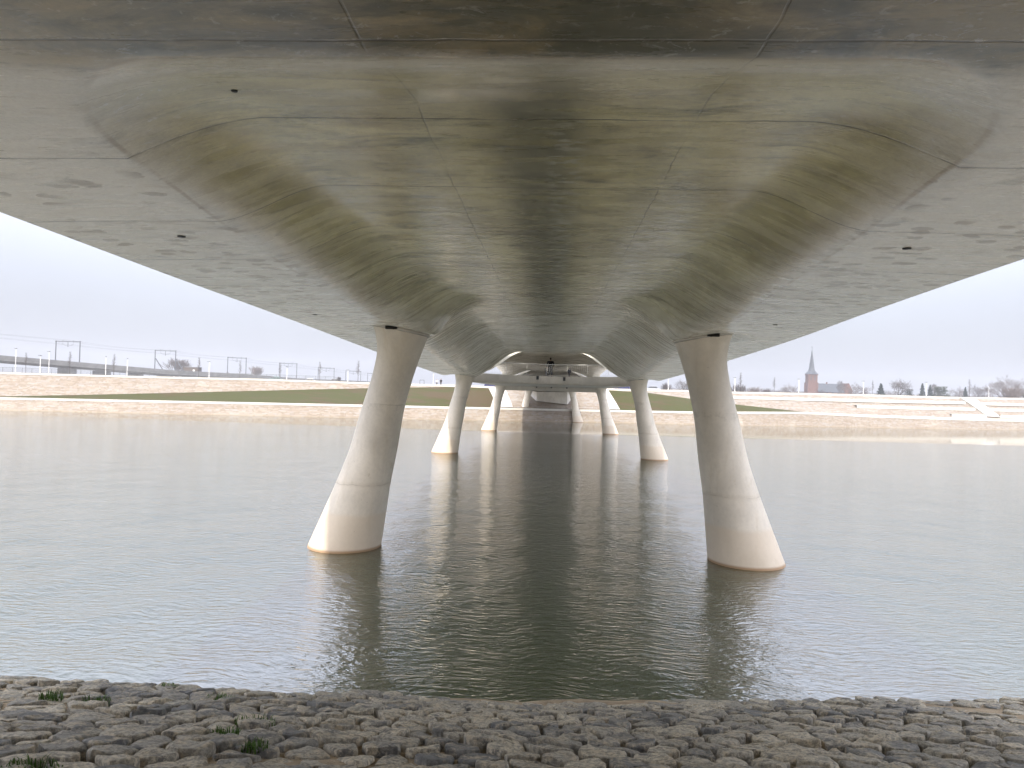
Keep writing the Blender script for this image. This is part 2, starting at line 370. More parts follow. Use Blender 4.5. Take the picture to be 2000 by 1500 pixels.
MAT = dict(abut=concrete_mat('fresh pale concrete', (0.68, 0.655, 0.60)),
    soffit=soffit_mat(), conc=concrete_mat(), pier=concrete_mat("pier concrete", (0.72, 0.66, 0.565), True),
    stone=stone_wall_mat(), cap=simple("white stone coping", (0.54, 0.515, 0.465), 0.7, 0.06, 1.5),
    grass=grass_mat(), water=water_mat(), cobble=cobble_mat(), soil=soil_mat(),
    plain=simple("gravel plain", (0.28, 0.25, 0.21), 0.9, 0.15, 0.2),
    white=simple("white painted steel", (0.80, 0.80, 0.80), 0.4, 0.03), grey=simple("grey galvanised steel", (0.17, 0.175, 0.18), 0.45, 0.1),
    dark=simple("dark steel", (0.05, 0.055, 0.06), 0.5, 0.1), black=simple("black rubber", (0.012, 0.012, 0.012), 0.7, 0.1),
    railc=simple("railway concrete", (0.15, 0.15, 0.147), 0.8, 0.2, 0.4), mast=simple("mast steel", (0.085, 0.09, 0.10), 0.5, 0.1),
    bark=simple("winter bark", (0.075, 0.062, 0.055), 0.9, 0.25, 2.0), twig=simple("winter twigs", (0.095, 0.080, 0.074), 0.9, 0.3, 0.8),
    twig2=simple("reddish twigs", (0.125, 0.098, 0.084), 0.9, 0.3, 0.8),
    needle=simple("dark needles", (0.022, 0.036, 0.030), 0.8, 0.4, 1.0), leaf=simple("olive green shrub leaves", (0.050, 0.060, 0.032), 0.8, 0.4, 1.0),
    brick=simple("red brick", (0.125, 0.066, 0.052), 0.85, 0.2, 1.5), slate=simple("blue slate", (0.065, 0.072, 0.085), 0.5, 0.15, 1.0),
    glass=simple("dark window glass", (0.03, 0.035, 0.04), 0.08, 0.1, 1.0, 0.0, 0.6), brown=simple("brown boards", (0.085, 0.066, 0.052), 0.8, 0.15),
    blade=simple("fresh grass blades", (0.085, 0.16, 0.03), 0.7, 0.3, 9.0),
    skin=simple("skin", (0.50, 0.32, 0.24), 0.6, 0.05), hair=simple("dark hair", (0.02, 0.016, 0.013), 0.6, 0.2),
    coat=simple("black coat cloth", (0.006, 0.006, 0.008), 0.95, 0.2), jeans=simple("navy jeans", (0.008, 0.010, 0.018), 0.95, 0.2),
    blue=simple("blue jacket cloth", (0.012, 0.02, 0.07), 0.9, 0.2), lightblue=simple("light blue trousers", (0.14, 0.17, 0.24), 0.85, 0.2),
    navy=simple("dark grey jacket cloth", (0.02, 0.022, 0.03), 0.85, 0.2), offwhite=simple("off white jacket cloth", (0.62, 0.62, 0.62), 0.8, 0.1),
)
def paint(name, c):
    m = simple(name, c, 0.28, 0.04, 1.0, 0.0, 0.5); return m

# ------------------------------------------------------------------ bridge profiles (y = metres ahead of the eye, heights above the eye)
E = EYE.z
HW = [(-9, 2.9), (6, 2.84), (11.8, 2.67), (14.5, 2.55), (25.4, 2.24), (45, 1.88), (68.2, 1.58), (76, 1.42)]
WW = [(-9, 8.40), (18, 8.42), (25.4, 8.65), (36.7, 9.12), (68.2, 10.35), (76, 10.3)]
XF = [(-9, 4.7), (7.0, 4.75), (8.6, 5.02), (11.5, 5.25), (14.2, 5.4), (24, 5.75), (40, 6.5), (68.2, 8.3)]
RW = [(-9, 1.7), (7, 1.75), (9, 1.75), (12, 1.8), (14.5, 2.3), (22.7, 2.5), (40, 3.4), (68.2, 4.6)]
HP = [(-9, 3.28), (14, 3.29), (25, 3.42), (50, 3.72), (68.2, 3.98)]
def smooth(pts):
    xs = np.array([p[0] for p in pts], float); ys = np.array([p[1] for p in pts], float)
    def f(x):
        return sum(np.interp(x + d, xs, ys) for d in (-3, -2, -1, 0, 1, 2, 3)) / 7.0
    return f
fHW, fWW, fXF, fRW, fHP = map(smooth, (HW, WW, XF, RW, HP))
PROF = [(0.0, 7.19, 1.33), (0.295, 6.56, 0.985), (0.45, 6.22, 0.865), (0.637, 5.93, 0.775), (0.78, 5.62, 0.745), (0.888, 5.40, 0.77), (0.94, 5.35, 0.85), (0.975, 5.34, 0.93), (1.0, 5.34, 1.00)]
PIERS = [(26.5, 7.24, 5.52, 8.01, 1.01), (68.2, 9.95, 8.25, 7.42, 0.97), (111.0, 9.4, 7.75, 7.02, 0.93), (154.0, 6.06, 4.7, 6.85, 0.9)]
def sstep(t):
    t = max(0.0, min(1.0, t)); return t * t * (3 - 2 * t)
Y0, RAMP_F = 5.95, 2.5
def cx_(y): return -0.32 + 0.26 * sstep((y - 14) / 14.0)      # the deck axis bends slightly
def soffit_z(x, y):
    ax = abs(x - cx_(y))
    pin = sum(math.exp(-((y - p_[0]) / 2.7) ** 2) for p_ in PIERS[:2])
    a = max(0.0, min(1.0, (fXF(y) - 0.95 * pin - ax) / (fRW(y) - 0.25 * pin)))
    b = max(0.0, min(1.0, (y - Y0) / RAMP_F))
    t = 1.0 - min(1.0, math.hypot(1 - a, 1 - b))
    w = 0.85 * (1 - sstep((y - 7.5) / 5.0))
    s = (1 - w) * sstep(t) + w * t * (2 - t)
    edge_drop = 0.10 * max(0.0, (ax - fXF(y)) / 4.0) ** 2
    z = E + fHW(y) + (fHP(y) - fHW(y)) * s - edge_drop
    for (yp, xb, xt, hp, k_) in PIERS[:2]:                # the vault runs down into a funnel on each pier
        if abs(y - yp) < 3.0:
            ox = abs(x) - xt; d = math.hypot(ox, (y - yp) / 1.08) / k_
            g = sstep((1.75 - d) / 0.75); z = z * (1 - g) + (hp + 0.17 * max(-1.1, min(1.1, ox)) + 0.09) * g
    return z, t, s

bridge = tag(empty("footbridge", (0, 25, 0)), "pale concrete footbridge with a moulded vaulted underside crossing the water on leaning piers", "bridge")
def bpart(mb, name, mat, smooth=False, parent=None):
    o = mb.build(name, mat, parent or bridge, smooth)
    if parent is None: o.matrix_parent_inverse = Matrix.Translation((0, -25, 0))
    return o

def columns(y):
    wl = wr = fWW(y); c0 = cx_(y)
    xf, rw = fXF(y), fRW(y)
    right = [wr + (xf - wr) * i / 8 for i in range(8)] + [xf - rw * i / 24 for i in range(24)] + [(xf - rw) * (1 - i / 8) for i in range(8)]
    left = [wl + (xf - wl) * i / 8 for i in range(8)] + [xf - rw * i / 24 for i in range(24)] + [(xf - rw) * (1 - i / 8) for i in range(8)]
    return [c0 - v for v in left] + [c0] + [c0 + v for v in right[::-1]]
ys = [-9 + 0.9 * i for i in range(16)] + [5.3 + 0.13 * i for i in range(29)] + [9.2 + 0.7 * i for i in range(28)]
ys += [float(v) for v in np.arange(29.0, 68.3, 1.3)] + [68.2]
ys += [23.6 + 0.22 * i for i in range(27)] + [66.4 + 0.3 * i for i in range(6)]
ys = sorted(set(round(v, 3) for v in ys))
mb = MB(); zone, lip, fold = [], [], []
rows = []
for y in ys:
    row = []
    for x in columns(y):
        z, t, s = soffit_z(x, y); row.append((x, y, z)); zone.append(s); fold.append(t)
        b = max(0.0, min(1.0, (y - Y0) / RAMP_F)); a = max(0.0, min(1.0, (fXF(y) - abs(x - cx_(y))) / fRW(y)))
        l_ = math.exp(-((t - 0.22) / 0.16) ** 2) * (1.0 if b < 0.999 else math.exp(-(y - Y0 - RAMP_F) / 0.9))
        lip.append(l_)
    rows.append(row)
mb.grid(rows)
top = [[(p[0], p[1], max(p[2] + 0.42, E + fHP(p[1]) + 0.45 - 0.9 * sstep((abs(p[0]) - 5.5) / 4.5))) for p in r] for r in rows]
nb = len(mb.v); mb.grid(top); n = len(rows[0])
zone += [0.0] * (len(mb.v) - nb); lip += [0.0] * (len(mb.v) - nb); fold += [0.0] * (len(mb.v) - nb)
for j in range(len(rows) - 1):
    for i in (0, n - 1): mb.f.append((j * n + i, (j + 1) * n + i, nb + (j + 1) * n + i, nb + j * n + i))
for j in (0, len(rows) - 1):
    for i in range(n - 1): mb.f.append((j * n + i, j * n + i + 1, nb + j * n + i + 1, nb + j * n + i))
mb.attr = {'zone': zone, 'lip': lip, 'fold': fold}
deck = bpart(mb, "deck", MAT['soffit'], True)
em = deck.data
try:
    em.set_sharp_from_angle(angle=R(35))
except Exception:
    pass

# small drain holes in the wings and vault
for (px, py, yy) in ((356, 416, 12.4), (1772, 438, 12.4), (616, 574, 22.3), (1515, 590, 22.3), (458, 170, 7.6)):
    rr_ = 0.035 if py < 200 else 0.07
    p = at(px, py, yy); z = soffit_z(p.x, yy)[0]
    d = MB(); d.tube((p.x, yy, z - 0.012), (p.x, yy, z + 0.05), rr_, rr_, 14)
    bpart(d, "drain_outlet", MAT['black'])

# ------------------------------------------------------------------ piers
def cub(u, k):
    xs = [p[0] for p in PROF]; v = [p[k] for p in PROF]
    return sum(np.interp(u + d, xs, v) for d in (-0.03, -0.015, 0, 0.015, 0.03)) / 5 if 0.04 < u < 0.96 else float(np.interp(u, xs, v))
def make_pier(side, spec):
    y, xb, xt, h, k = spec
    if side < 0 and y < 30: xb, xt = xb + 0.28, xt + 0.12     # the near left pier leans a little farther out
    m = MB(); rows = []; N = 48
    us = [-0.18, -0.08, 0.0] + [0.025 * i for i in range(1, 41)]
    slant = 0.17
    for u in us:
        if u < 0:
            cx = xb + (-u) * 2.1 * (xb - xt) / 1.75; r = 1.33 * k + (-u) * 1.17
        else:
            w = (cub(u, 1) - 5.34) / (7.19 - 5.34); cx = xt + (xb - xt) * w; r = cub(u, 2) * k
        row = []
        for i in range(N):
            a = 2 * math.pi * i / N
            ox = r * math.cos(a); z = u * h + slant * ox * sstep((u - 0.75) / 0.25)
            row.append((side * (cx + ox), y + r * 1.08 * math.sin(a), z))
        rows.append(row)
    b = m.grid(rows, True)
    last = b + (len(rows) - 1) * N
    m.f.append(tuple(range(last, last + N)))
    pr = bpart(m, "pier", MAT['pier'], True)
    try: pr.data.set_sharp_from_angle(angle=R(50))
    except Exception: pass
    # rim and cup under the soffit
    m = MB(); rows = []
    for (dz, rr) in ((0.012, 0.90), (0.012, 1.035), (0.045, 1.070), (0.09, 1.075), (0.125, 1.05), (0.20, 1.02), (0.45, 1.02)):
        row = []
        for i in range(N):
            a = 2 * math.pi * i / N; ox = rr * k * math.cos(a)
            row.append((side * (xt + ox), y + rr * k * 1.08 * math.sin(a), h + slant * ox + dz))
        rows.append(row)
    m.grid(rows, True)
    c = m.build("capital", MAT['conc'], pr, True)
    m = MB(); m.box((side * (xt + 0.10 * k), y - 1.10 * k, h + 0.07), (0.42 * k, 0.22, 0.11), 0.0)
    c = m.build("bearing", MAT['black'], pr)
    return pr
for sp in PIERS:
    for s in (-1, 1): make_pier(s, sp)

# ------------------------------------------------------------------ far spans: lower deck and two further vaults
LD_T, LD_B = 1.70, 1.07          # floor and underside above the eye
m = MB()
def ld_half(y): return float(np.interp(y, [68, 90, 111, 154, 176], [8.5, 9.6, 8.8, 5.6, 5.3]))
def ld_bot(y): return E + float(np.interp(y, [68, 90, 111, 154, 176], [1.07, 1.18, 1.12, 0.95, 0.80]))
def ld_top(y): return E + float(np.interp(y, [68, 111, 154, 176], [1.76, 1.74, 1.6, 1.5]))
rb, rt = [], []
NX = 24
for yv in [67.3, 69, 72, 76, 80, 85, 90, 95, 100, 105, 111, 118, 125, 132, 140, 148, 154, 160, 168, 176]:
    hb, ht = [], []
    for i in range(NX + 1):
        q = -1 + 2 * i / NX; x = q * ld_half(yv)
        bow = 3.6 * (1 - q * q) if yv < 70 else (2.0 * (1 - q * q) if yv < 73 else 0.0)
        hb.append((x, yv + bow, ld_bot(yv) + 0.02 * q * q))
        ht.append((x, yv + bow, ld_top(yv) + 0.16 * q * q * (1.0 if yv < 80 else 0.4)))
    rb.append(hb); rt.append(ht)
b0 = m.grid(rb); t0 = m.grid(rt); n = NX + 1
for j in range(len(rb) - 1):
    for i in (0, n - 1): m.f.append((b0 + j * n + i, b0 + (j + 1) * n + i, t0 + (j + 1) * n + i, t0 + j * n + i))
for j in (0, len(rb) - 1):
    for i in range(n - 1): m.f.append((b0 + j * n + i, b0 + j * n + i + 1, t0 + j * n + i + 1, t0 + j * n + i))
low = bpart(m, "lower_deck", MAT['conc'])
low['label'] = "flat lower deck slung between the middle piers"
def lpart(mb, name, mat, parent=None):
    return mb.build(name, mat, parent or low)
# crossbeam at the third pair of piers with its ledge line
m = MB(); m.box((0, 111.0, E + 0.78), (16.0, 0.9, 0.66)); lpart(m, "crossbeam", MAT['conc'])
m = MB(); m.box((0, 68.35 + 0.0, E + 0.0 + 1.0), (15.2, 0.5, 0.13)); lpart(m, "drip_ledge", MAT['conc'])
for px, py in ((1050, 738), (1102, 740.5)):
    p = at(px, py, 70.55); m = MB(); m.box((p.x, 70.55, p.z + 0.01), (0.24, 0.30, 0.36)); m.box((p.x, 70.38, p.z - 0.06), (0.15, 0.06, 0.16))
    lpart(m, "floodlight", MAT['dark'])
for px, py in ((1048, 756), (1077, 756.6), (1107, 757.6)):
    p = at(px, py, 110.45); m = MB(); m.box((p.x, 110.42, p.z), (0.22, 0.3, 0.24)); m.box((p.x, 110.24, p.z - 0.03), (0.14, 0.06, 0.12))
    lpart(m, "floodlight", MAT['dark'])
# railing along the front edge of the lower deck
m = MB(); mr = MB(); mr2 = MB(); prev = None
def rail_pt(q):
    x = q * 8.35; y = 67.45 + 3.6 * (1 - q * q) + 0.12; z = E + 1.76 + 0.16 * q * q
    return Vector((x, y, z))
NB = 84
for i in range(NB + 1):
    p = rail_pt(-1 + 2 * i / NB)
    m.tube(p, p + Vector((0, 0, 1.16)), 0.0085 if i % 10 else 0.022, None, 4, False)
    if prev is not None:
        mr.tube(prev + Vector((0, 0, 1.18)), p + Vector((0, 0, 1.18)), 0.028, None, 5, False)
        mr2.tube(prev + Vector((0, 0, 0.10)), p + Vector((0, 0, 0.10)), 0.015, None, 4, False)
    prev = p
rl = lpart(m, "railing", MAT['white']); lpart(mr, "handrail", MAT['white'], rl); lpart(mr2, "bottom_rail", MAT['white'], rl)

def vault(ya, yb, ha, hb, xa, xb, pa, pb, name, foot):
    """open vault shell over the lower deck: plateau half width p, foot half width x, heights above eye"""
    m = MB(); rows = []; tops = []; zone = []
    K = 44
    for j in range(31):
        u = j / 30; y = ya + (yb - ya) * u
        hp, xo, pw = ha + (hb - ha) * u, xa + (xb - xa) * u, pa + (pb - pa) * u
        r = []; tp = []
        for i in range(K + 1):
            q = -1 + 2 * i / K; x = q * xo; ax = abs(x)
            t = max(0.0, min(1.0, (xo - ax) / (xo - pw)))
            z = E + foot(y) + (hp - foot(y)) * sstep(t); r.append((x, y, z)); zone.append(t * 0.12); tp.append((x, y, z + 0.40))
        rows.append(r); tops.append(tp)
    a = m.grid(rows); b = m.grid(tops); n = K + 1
    for j in range(30):
        for i in (0, n - 1): m.f.append((a + j * n + i, a + (j + 1) * n + i, b + (j + 1) * n + i, b + j * n + i))
    for j in (0, 30):
        for i in range(n - 1): m.f.append((a + j * n + i, a + j * n + i + 1, b + j * n + i + 1, b + j * n + i))
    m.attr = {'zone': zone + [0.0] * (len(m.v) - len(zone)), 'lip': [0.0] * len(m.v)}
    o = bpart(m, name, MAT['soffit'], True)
    try: o.data.set_sharp_from_angle(angle=R(35))
    except Exception: pass
    return o
vault(69.3, 106.0, 4.06, 3.45, 6.7, 7.0, 2.6, 3.0, "vault", lambda y: float(np.interp(y, [69, 74, 88, 102, 106], [1.95, 2.7, 3.3, 2.9, 2.2])))
vault(106.4, 172.0, 3.52, 2.3, 6.2, 5.2, 2.5, 2.6, "vault", lambda y: float(np.interp(y, [106, 120, 140, 172], [1.95, 2.7, 2.5, 1.7])))

# far abutment, a faceted pale block in the stone slope
YA = 157.6
def ap(px, py, y): return tuple(at(px, py, y))
m = MB()
front = [ap(1048, 765, YA), ap(1108, 766, YA), ap(1108, 790, YA), ap(1048, 783, YA)]
wing_l, wing_l2 = ap(1036, 774, YA + 3.0), ap(1040, 764, YA + 3.0)
wing_r, wing_r2 = ap(1120, 775, YA + 3.0), ap(1116, 765, YA + 3.0)
back = [ap(1038, 764, YA + 12), ap(1118, 765, YA + 12), ap(1120, 792, YA + 12), ap(1034, 785, YA + 12)]
m.add(front + [wing_l, wing_l2, wing_r, wing_r2] + back, [(0, 1, 2, 3), (5, 0, 3, 4), (1, 7, 6, 2), (5, 4, 11, 8), (7, 9, 10, 6), (4, 3, 2, 6, 10, 11), (0, 5, 8, 9, 7, 1), (8, 11, 10, 9)])
ab = bpart(m, "abutment", MAT['abut'])
m = MB(); p = at(1077, 763.3, YA - 0.1); m.box((p.x, YA + 0.6, p.z + 0.12), (5.2, 1.2, 0.30)); c = m.build("bearing", MAT['black'], ab)

# ------------------------------------------------------------------ water
m = MB(); m.add([(-1200, 6, 0), (1200, 6, 0), (1200, 330, 0), (-1200, 330, 0)], [(0, 1, 2, 3)])
tag(m.build("water", MAT['water']), "green grey rippled water under the bridge", "water", None, "structure")

# ------------------------------------------------------------------ near bank
def crest_y(x): return float(np.interp(x, [-10, -6.7, -3.6, -0.4, 1.3, 3.2, 5.2, 7, 10], [8.3, 8.5, 8.75, 9.15, 9.6, 10.0, 10.25, 10.4, 10.6])) + 0.05 * math.sin(x * 1.7)
def plane_z(x, y): return E - (1.15 + 0.3 * y) + 0.03 * max(0.0, x) * sstep((y - 2) / 5.0)
def near_z(x, y):
    crest = crest_y(x)
    if y < -1.0: return 4.25 + 4.6 * sstep((-1.0 - y) / 6.0)
    if y < 1.67: return 4.25
    if y < crest: return plane_z(x, y)
    return plane_z(x, crest) - 0.85 * (y - crest)
m = MB(); rows = []
nxs = [-160, -60, -30] + [-16 + 0.25 * i for i in range(129)] + [30, 60, 160]
for y in [-60, -9, -7, -5, -3, -2, -1, 0, 1.67] + [2.0 + 0.2 * i for i in range(45)] + [11.5, 13, 15, 17]:
    rows.append([(x, y, near_z(x, y) + (0.035 * noise.noise(Vector((x * 1.3, y * 1.3, 0))) + 0.015 * noise.noise(Vector((x * 5, y * 5, 3)))) * (1 if y > 1.6 else 0) - 0.02 + ((0.045 * sstep((noise.noise(Vector((x * 0.45, y * 0.7, 2.0))) - 0.02) / 0.2) + 0.04 * sstep((1.2 - (crest_y(x) - y)) / 0.7) * sstep((x + 2.2) / 1.5) * (1 - 0.9 * sstep((x - 3.8) / 1.5)) - 0.055) if 2 < y < crest_y(x) else 0.0)) for x in nxs])
m.grid(rows)
tag(m.build("ground", MAT['soil'], None, True), "sandy sloping near bank under the cobbles", "ground", None, "structure")

# setts: relaxed cells, each raised as its own rounded block
def clip(poly, p, q, w):
    mx, my = (p[0] + q[0]) / 2, (p[1] + q[1]) / 2; dx, dy = q[0] - p[0], q[1] - p[1]; out = []
    L = math.hypot(dx, dy); mx -= dx / L * w; my -= dy / L * w
    for i in range(len(poly)):
        a, b = poly[i], poly[(i + 1) % len(poly)]
        da = (a[0] - mx) * dx + (a[1] - my) * dy; db = (b[0] - mx) * dx + (b[1] - my) * dy
        if da <= 0: out.append(a)
        if (da < 0 < db) or (db < 0 < da):
            t = da / (da - db); out.append((a[0] + (b[0] - a[0]) * t, a[1] + (b[1] - a[1]) * t))
    return out
rng = random.Random(11)
DX, DS = 0.315, 0.268
cells = {}
NI, NJ = 64, 32
for j in range(NJ):
    for i in range(-NI // 2, NI // 2 + 1):
        x = (i + (0.5 if j % 2 else 0.0)) * DX + rng.uniform(-0.095, 0.095)
        s = 2.55 + j * DS + rng.uniform(-0.075, 0.075) + 0.10 * math.sin(x * 0.55) + 0.06 * math.sin(x * 1.7 + 1)
        cells[(i, j)] = (x, s)
drop = set()
for key in list(cells):
    if rng.random() < 0.10: drop.add(key)          # a missing seed lets its neighbours grow into bigger stones
for k_ in drop: del cells[k_]
mb = MB(); tone = []
SL = -0.3
for (i, j), p in cells.items():
    if p[1] > crest_y(p[0]) + 0.02: continue
    poly = [(p[0] - 0.42, p[1] - 0.36), (p[0] + 0.42, p[1] - 0.36), (p[0] + 0.42, p[1] + 0.36), (p[0] - 0.42, p[1] + 0.36)]
    gapw = rng.uniform(0.006, 0.022)
    for di in range(-3, 4):
        for dj in range(-3, 4):
            q = cells.get((i + di, j + dj))
            if q and (di or dj): poly = clip(poly, p, q, gapw)
            if len(poly) < 3: break
        if len(poly) < 3: break
    if len(poly) < 3: continue
    # subdivide the outline and roughen it
    out = []
    for a in range(len(poly)):
        u, v = poly[a], poly[(a + 1) % len(poly)]
        L = math.hypot(v[0] - u[0], v[1] - u[1])
        if L < 0.03: out.append(u); continue
        nseg = max(1, int(L / 0.07))
        for t in range(nseg): out.append((u[0] + (v[0] - u[0]) * t / nseg, u[1] + (v[1] - u[1]) * t / nseg))
    if len(out) < 4: continue
    cx = sum(q[0] for q in out) / len(out); cy = sum(q[1] for q in out) / len(out)
    out = [(cx + (q[0] - cx) * (1 - 0.10 * abs(noise.noise(Vector((q[0] * 7, q[1] * 7, 4))))), cy + (q[1] - cy) * (1 - 0.10 * abs(noise.noise(Vector((q[0] * 7, q[1] * 7, 9)))))) for q in out]
    # round the corners
    nn = len(out)
    out = [((out[a - 1][0] + 5 * out[a][0] + out[(a + 1) % nn][0]) / 7, (out[a - 1][1] + 5 * out[a][1] + out[(a + 1) % nn][1]) / 7) for a in range(nn)]
    yc = cy
    sunk = 0.0
    bury = noise.noise(Vector((cx * 0.45, cy * 0.7, 2.0)))
    ed = crest_y(cx) - yc
    if ed < 1.1: sunk += 0.050 * sstep((1.1 - ed) / 0.7) * sstep((cx + 2.2) / 1.5) * (1 - 0.8 * sstep((cx - 3.8) / 1.5))
    if ed < 0.3: sunk += 0.02
    if bury > 0.12: sunk += 0.050 * (bury - 0.12) / 0.35
    hh = 0.056 + rng.uniform(-0.016, 0.018) - sunk
    if hh < -0.03: continue
    tx, ty = rng.uniform(-0.09, 0.09), rng.uniform(-0.09, 0.09)
    tn = min(1.0, max(0.0, rng.gauss(0.42, 0.36) + (0.25 if bury > 0.1 else 0.0)))
    rings = []
    for (sc, dz) in ((1.0, -0.14), (0.995, hh - 0.030), (0.965, hh - 0.008), (0.90, hh), (0.72, hh + 0.002), (0.4, hh + 0.002)):
        ring = []
        for q in out:
            x, y = cx + (q[0] - cx) * sc, cy + (q[1] - cy) * sc
            z = plane_z(x, y)
            z += dz + (tx * (x - cx) + ty * (y - cy)) * (1 if dz > -0.1 else 0)
            if dz > -0.1: z += 0.026 * noise.noise(Vector((x * 8, y * 8, i * 0.37))) + 0.014 * noise.noise(Vector((x * 21, y * 21, j * 0.9)))
            ring.append((x, y, z))
        rings.append(ring)
    b = mb.grid(rings, True); L = len(out)
    c0 = len(mb.v); mb.v.append((cx, cy, sum(q[2] for q in rings[-1]) / L))
    for a in range(L): mb.f.append((c0 - L + a, c0 - L + (a + 1) % L, c0))
    tone += [tn] * (len(rings) * L + 1)
mb.attr = {'tone': tone}
cb = tag(mb.build("cobblestones", MAT['cobble'], None, True), "uneven grey and tan cobblestones set in the sandy near bank", "cobblestones", None, "stuff")
try: cb.data.set_sharp_from_angle(angle=R(42))
except Exception: pass

# weeds between the stones
TUFT = [(100, 1357, "small grass tuft near the left end of the cobbles by the water", 0.10), (180, 1369, "wide grass tuft on the left cobbles close to the water", 0.14),
        (430, 1364, "bright grass tuft at the cobble edge left of the bridge reflection", 0.12), (497, 1410, "green tuft on a flat cobble in the middle left of the bank", 0.15),
        (440, 1430, "low dark weed between cobbles below the flat stone tuft", 0.09), (60, 1497, "grass tuft at the bottom left corner of the photo", 0.14),
        (497, 1455, "tiny weed beside a large cobble lower left of centre", 0.08), (330, 1340, "thin tuft rising over the edge of the left cobbles", 0.08)]
for px, py, lab, r in TUFT:
    d = ray(px, py); t = 0.0
    y = 3.0
    while y < crest_y(0) and (EYE + d * (y / d.y)).z > near_z((EYE + d * (y / d.y)).x, y) + 0.06: y += 0.02
    p = EYE + d * (y / d.y)
    m = MB()
    for i in range(90):
        a = rng.uniform(0, 6.28); rr = r * math.sqrt(rng.random()); bx, by = rr * math.cos(a) * 1.3, rr * math.sin(a) * 0.8
        h = rng.uniform(0.02, 0.045); lean = rng.uniform(0.01, 0.06); b2 = rng.uniform(0, 6.28); w = 0.005
        tip = (bx + lean * math.cos(b2), by + lean * math.sin(b2), h); s_ = (w * math.sin(b2), -w * math.cos(b2))
        mid = (bx + lean * 0.4 * math.cos(b2), by + lean * 0.4 * math.sin(b2), h * 0.6)
        m.add([(bx - s_[0], by - s_[1], -0.05), (bx + s_[0], by + s_[1], -0.05), (mid[0] + s_[0] * .7, mid[1] + s_[1] * .7, mid[2]), (mid[0] - s_[0] * .7, mid[1] - s_[1] * .7, mid[2]), tip], [(0, 1, 2, 3), (3, 2, 4)])
    tag(m.build("grass_tuft", MAT['blade'], None, False, (p.x, p.y, p.z - 0.01)), lab, "weed", "grass tufts between the cobbles")

# ------------------------------------------------------------------ far bank (lines read along the photo, each with its own distance)
LA = [(-700, 787), (-300, 795), (0, 801), (250, 807), (500, 812), (690, 816), (890, 820.5), (1000, 822.5), (1200, 826), (1345, 829), (1445, 831), (1570, 833), (1700, 835), (1850, 838), (2000, 840), (2300, 846), (2700, 855)]
LB = [(-700, 764), (-300, 773), (0, 780), (250, 785), (500, 790), (690, 794), (890, 798.5), (1000, 800.5), (1200, 805), (1345, 807.5), (1430, 808), (1570, 808.5), (1700, 815), (1850, 820), (2000, 824), (2300, 831), (2700, 840)]
LT = [(x, y - (3.9 if x < 1571 else 4.8)) for x, y in LB]
LC = [(-700, 757), (-300, 768), (0, 774), (250, 769), (500, 763), (690, 758.5), (890, 755.2), (985, 759), (1161, 762.5), (1187, 762), (1262, 766.5), (1345, 778), (1430, 789), (1570, 804), (1700, 810), (1850, 815), (2000, 819), (2300, 826), (2700, 835)]
LD = [(-700, 703), (-300, 719), (0, 727), (250, 734), (500, 739.5), (690, 746), (890, 752), (985, 755.5), (1161, 759.5), (1187, 758.5), (1262, 760.5), (1345, 762), (1430, 765), (1570, 767.5), (1700, 770.5), (1850, 775), (2000, 777.3), (2300, 784), (2700, 795)]
def v_of(px, py):            # how far below the horizon, in pixels
    d = ray(px, py); return -d.z / d.y * F
def yA(px): return E * F / v_of(px, ly(LA, px))
def yB(px): return yA(px) + 0.9
def yC(px): return yB(px) + 1.6 + max(0.0, ly(LT, px) - ly(LC, px)) * 0.30
def yD(px): return yC(px) + (1.4 if px < 900 else 1.4 + 9.0 * sstep((px - 1180) / 400.0))
XS = sorted(set([-700, -500, -300, -150] + list(range(0, 2001, 25)) + [2150, 2300, 2500, 2700, 985, 1161, 1187, 1262, 1345, 1570]))
PA = {x: Vector((at(x, ly(LA, x), yA(x)))) for x in XS}
def PB(x): return at(x, ly(LB, x), yB(x))
def PT(x): return at(x, ly(LT, x), yB(x))
def PC(x): return at(x, ly(LC, x), yC(x))
def PD(x): return at(x, ly(LD, x), yD(x))
def surf(x, t): return PT(x) + Vector((0, 1.2, 0)) * (1 - t) + (PC(x) - PT(x)) * t

m = MB(); rows = []
XG = [x for x in XS if -700 <= x <= 1570]
rows = [[surf(x, t) + Vector((0, 0, -0.03)) for x in XG] for t in (0, 0.25, 0.5, 0.75, 1.0)]
m.grid(rows)
tag(m.build("grass_bank", MAT['grass'], None, True), "sloping far bank of green and brown new grass", "grass bank", None, "structure")

qw = tag(empty("quay_wall", PA[1000]), "long low tan stone wall rising straight out of the water on the far side", "wall")
def kids(root, mb, name, mat, smooth=False):
    o = mb.build(name, mat, root, smooth); o.matrix_parent_inverse = Matrix.Translation(-root.location); return o
m = MB()
m.grid([[PA[x] + Vector((0, -0.4, -1.5)) for x in XS], [PA[x] for x in XS], [PB(x) for x in XS], [PB(x) + Vector((0, 1.5, 0)) for x in XS]])
kids(qw, m, "wall_face", MAT['stone'])
m = MB()
m.grid([[PB(x) + Vector((0, 0.2, -0.02)) for x in XS], [PB(x) + Vector((0, -0.12, -0.02)) for x in XS], [PT(x) + Vector((0, -0.12, 0)) for x in XS], [PT(x) + Vector((0, 1.6, 0.0)) for x in XS], [PT(x) + Vector((0, 1.6, -0.4)) for x in XS]])
kids(qw, m, "coping", MAT['cap'])

